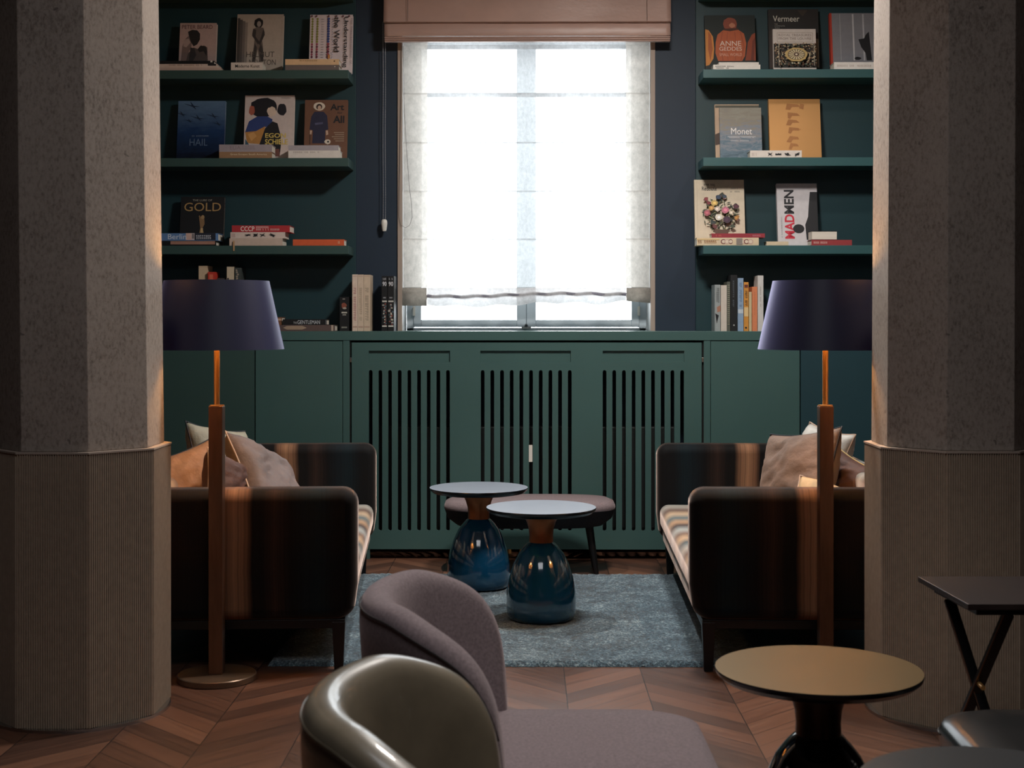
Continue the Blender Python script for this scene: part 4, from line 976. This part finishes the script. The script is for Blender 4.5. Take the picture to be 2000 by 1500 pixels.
# ---- right, middle shelf
Z = SH[1]; GR2 = 'art books on the middle right shelf'
book('face', (1398, 201, 1485, 308), 8.44, Z, flat('#c2a68c'), 'beige book peeking out behind the blue grey water painting book', .02, group=GR2, art=lambda F: (F.rect(1399, 203, 1485, 208, flat('#5a5648')), F.poly([(1398, 262), (1407, 258), (1407, 282), (1398, 284)], flat('#4a382e'))))
wat = NT('printed_water_colours'); o_ = wat.obj(); nz = wat.noise(wat.scale(o_, (1, 1, 3.5)), 14, 8, .7, 1.0); n2 = wat.noise(wat.scale(o_, (1, 1, 1.5)), 6, 3)
sp_ = wat.n('ShaderNodeSeparateXYZ'); wat.l(o_, sp_.inputs[0])
v_ = wat.math('ADD', wat.math('ADD', wat.math('MULTIPLY', nz, .7), wat.math('MULTIPLY', sp_.outputs[2], 1.1)), wat.math('MULTIPLY', n2, .15))
wat.l(wat.ramp(v_, [(.34, (52, 78, 92)), (.48, (84, 108, 124)), (.58, (124, 128, 136)), (.68, (132, 124, 110)), (.80, (140, 136, 122))]), wat.b.inputs['Base Color'])
wat.b.inputs['Roughness'].default_value = .45
def a(F):
    F.text('Monet', 1429, 249, 1470, 262, flat('#e8e4e0')); F.rect(1422, 266.5, 1477, 267.4, flat('#c8c8cc')); F.text('~26', 1425, 267.6, 1474, 269, flat('#c8c8cc')); F.text('~16', 1428, 274, 1464, 276, flat('#c8c8cc'))
book('face', (1407, 208, 1489, 308), 8.395, Z, wat.m, 'blue grey book with painted water on the middle right shelf', .02, art=a, group=GR2, lean=.15)
gd = pbr('gold_cover', (190, 140, 84), .42, .45, var=.05, vscale=3)
def a(F):
    c = flat('#a8703c')
    for i, y in enumerate((200, 218, 232, 248, 266, 280)):
        F.poly([(1537 + (i % 2) * 4, y + 12), (1540 + i, y), (1562 - (i % 3) * 2, y + 2), (1566 - i, y + 7), (1550, y + 7), (1546, y + 13)], c)
    F.poly([(1566, 200), (1574, 202), (1572, 212), (1564, 210)], c)
    F.rect(1545, 252, 1566, 253, c)
book('face', (1504, 191, 1605, 308), 8.42, Z, gd, 'large gold book with faint embossed signs on the middle right shelf', .035, art=a, group=GR2)
stackup(Z, [((1465, 292, 1566, 305.5), flat('#dcd2c8'), 'white spine with small black figures lying on the middle right shelf', .13, lambda F: (F.text('~5', 1468, 296, 1478, 302, flat('#b8a8a0')), figs(F, (1504, 1520, 1538, 1557), 299)))], 8.285, 'books lying on the middle right shelf')
# ---- right, lower shelf
Z = SH[2]; GR3 = 'books on the lowest right shelf'
def a(F):
    F.text('~10', 1377, 357.5, 1399, 361, INK); F.text('Redoute', 1373, 363, 1402, 371, INK, bold=.008); F.rect(1396, 361.6, 1399, 362.5, INK); F.text('~8', 1430, 366, 1444, 368, flat('#6a625a')); F.text('~10', 1426, 372, 1448, 374.5, flat('#6a625a'))
    rnd = random.Random(9); F.rect(1363, 352, 1363.6, 477, flat('#b8a890'))
    for i in range(170):
        an = rnd.uniform(0, 2 * PI); rr = rnd.uniform(.3, 1); x, y = 1408 + 34 * rr * math.cos(an), 422 + 36 * rr * math.sin(an); d = rnd.uniform(0, PI)
        F.poly([(x - 5 * math.cos(d), y - 5 * math.sin(d)), (x + 1.4 * math.sin(d), y - 1.4 * math.cos(d)), (x + 5 * math.cos(d), y + 5 * math.sin(d)), (x - 1.4 * math.sin(d), y + 1.4 * math.cos(d))], flat(rnd.choice(['#4a5038', '#3a4232', '#6a6a44', '#2e342c'])))
    for x, y, r, c in ((1411, 382, 6, '#30302a'), (1404, 386, 6, '#2a3a52'), (1416, 385, 5, '#34404e'), (1380, 390, 5, '#7a2e34'), (1385, 398, 5, '#6a2428'), (1396, 398, 8, '#c8a860'), (1390, 408, 7, '#b88c50'), (1401, 410, 7, '#cdbcae'), (1417, 412, 9, '#c07084'), (1438, 405, 7, '#4a2230'), (1381, 418, 8, '#a85a64'), (1404, 427, 9, '#ddd6c6'), (1419, 432, 9, '#3e2638'), (1438, 428, 6, '#a8783c'), (1392, 438, 6, '#2a3230'), (1428, 418, 5, '#d0c0ac'), (1396, 446, 6, '#5a2c2c'), (1430, 445, 5, '#3a4232')):
        r *= .82
        for kk in range(5): F.oval(x + rnd.uniform(-4, 4), y + rnd.uniform(-4, 4), r * .5, r * .45, flat(rnd.choice([c, '#7a4a4c', '#c9b090', '#4a5038'])), 9, .2)
        F.oval(x, y, r, r * .9, flat(c), 14, .16); F.oval(x, y, r * .45, r * .4, flat('#%02x%02x%02x' % tuple(min(255, int(int(c[i:i + 2], 16) * 1.25)) for i in (1, 3, 5))), 10, .15)
    F.poly([(1393, 452), (1424, 452), (1420, 462), (1397, 462)], flat('#5a4030'))
book('face', (1358, 349, 1456, 480), 8.42, Z, flat('#d3c4ac'), 'cream book with a bouquet of flowers on the lowest right shelf', .03, art=a, group=GR3)
def a(F):
    F.text('MEN', 1534, 370, 1553, 418, INK, 90, .03); F.text('MAD', 1534, 419, 1553, 468, flat('#c8283c'), 90, .03); F.text('~16', 1527, 424, 1529, 466, flat('#8a8488'), 90)
    F.poly([(1585, 374), (1599, 374), (1599, 470), (1576, 470), (1574, 440), (1580, 424), (1582, 400)], INK)
    F.oval(1561, 448, 11, 9, INK, 20)
book('face', (1520, 357, 1599, 480), 8.42, Z, flat('#cdc8ca'), 'white book with red and black upright lettering on the lowest right shelf', .035, art=a, group=GR3)
def a(F):
    for i, x in enumerate((1413, 1420, 1427, 1450, 1458, 1466)):
        F.oval(x, 470, 5.5 if i not in (2, 3) else 4, 5, flat('#c8a898' if i % 2 else '#7a4a44'), 16); F.oval(x, 470, 3.4, 3.2, flat('#decdb8'), 14)
    F.rect(1438, 463.6, 1450, 476, flat('#8a8078')); F.text('~9', 1363, 468, 1400, 473.5, flat('#8a5a2c'), bold=.02)
    F.rect(1360, 464.5, 1405, 466.5, flat('#e0c088'))
stackup(Z, [((1361, 462.5, 1482, 477.5), flat('#d8c4a4'), 'patterned cream book lying under the thin red one by the flower book', .125, a),
            ((1390, 453.5, 1494, 461.5), flat('#96303a'), 'thin red book lying askew on the patterned cream book', .12, lambda F: (F.text('~5', 1398, 456, 1412, 459, flat('#c86a50')), F.text('~6', 1470, 456, 1486, 459, flat('#c08088'))))], 8.285, GR3)
stackup(Z, [((1497, 470, 1540, 477.5), flat('#d2c0a2'), 'small cream booklet lying left of the red book on the lowest right shelf', .10)], 8.285, GR3)
stackup(Z, [((1585, 467, 1664, 477.5), flat('#9c3a3c'), 'red book lying under the thick white paged book on the lowest right shelf', .13, lambda F: F.text('~12', 1589, 470, 1616, 474, flat('#d8b0a8'), bold=.01))], 8.285, GR3)
Zr = Z + (10.5 / F * 8.285) + .0012
pgm = M['paper']
bk = thing('book', 'thick book with its white page edges facing out, on the red book at the right', 'book', (PX(1586, 460, 8.29).x, 8.292, Zr), 0, GR3)
hw = PX(1635, 460, 8.29).x - PX(1586, 460, 8.29).x; hh_ = 17.5 / F * 8.29
MB().box(.001, hw - .001, .002, .11, .003, hh_ - .003).build('pages', pgm, bk)
b = MB(); b.box(0, hw, 0, .115, 0, .003); b.box(0, hw, 0, .115, hh_ - .003, hh_); b.box(0, hw, .112, .115, .003, hh_ - .003); b.build('cover', INK, bk)
# ---- right worktop
Z = ZT; GX = 'books standing on the right worktop'
specs = [(1396, 1407, 556, '#9aa0a0', 'grey and white book, leftmost standing on the right worktop', lambda F: (F.poly([(1400, 600), (1407, 596), (1407, 608), (1401, 610)], flat('#a87862')), F.poly([(1397, 612), (1404, 616), (1400, 632)], INK), F.text('~8', 1399, 562, 1405, 592, flat('#5a6060'), 90))),
         (1408, 1419.5, 557, '#cfc4b8', 'ivory book standing second on the right worktop', None),
         (1420, 1426, 550, '#56584e', 'thin mottled grey book standing on the right worktop', lambda F: [F.rect(1421, 556 + i * 4, 1425, 558 + i * 4, flat('#8c8a78')) for i in range(20)]),
         (1427, 1440, 537, '#0e1114', 'tall black book standing on the right worktop', lambda F: (F.text('~14', 1431, 548, 1434, 600, flat('#5a6068'), -90), F.oval(1433.5, 635, 1.6, 1.6, flat('#a8a8a8'), 8))),
         (1441, 1452, 543, '#8ba2bc', 'light blue book standing on the right worktop', lambda F: (F.text('~10', 1444, 552, 1449, 600, flat('#5a7898'), -90), F.rect(1441.5, 604, 1451.5, 612, flat('#c2ccd4')))),
         (1453, 1462, 551, '#d08e3c', 'yellow and orange book standing on the right worktop', lambda F: (F.rect(1454, 556, 1461, 562, flat('#6a3028')), F.text('~8', 1455, 568, 1460, 598, INK, -90, .02), F.rect(1453.5, 600, 1461.5, 618, flat('#e0c08a')), F.oval(1457, 640, 2, 2, INK, 8))),
         (1463, 1468, 570, '#cdbb92', 'thin pale yellow book standing on the right worktop', None),
         (1469, 1479, 560, '#d9845a', 'salmon orange book standing on the right worktop', lambda F: F.text('~14', 1473, 570, 1475, 620, flat('#b86a48'), -90)),
         (1480, 1491, 538, '#d0ccc8', 'tall white book, rightmost in the row next to the right lampshade', lambda F: F.text('~12', 1484, 560, 1486.5, 600, flat('#a09890'), -90))]
for p, q, top, c, lb, ar in specs:
    book('spine', (p, top, q, 647), 8.34, Z, flat(c), lb, depth=.15, group=GX, art=ar)
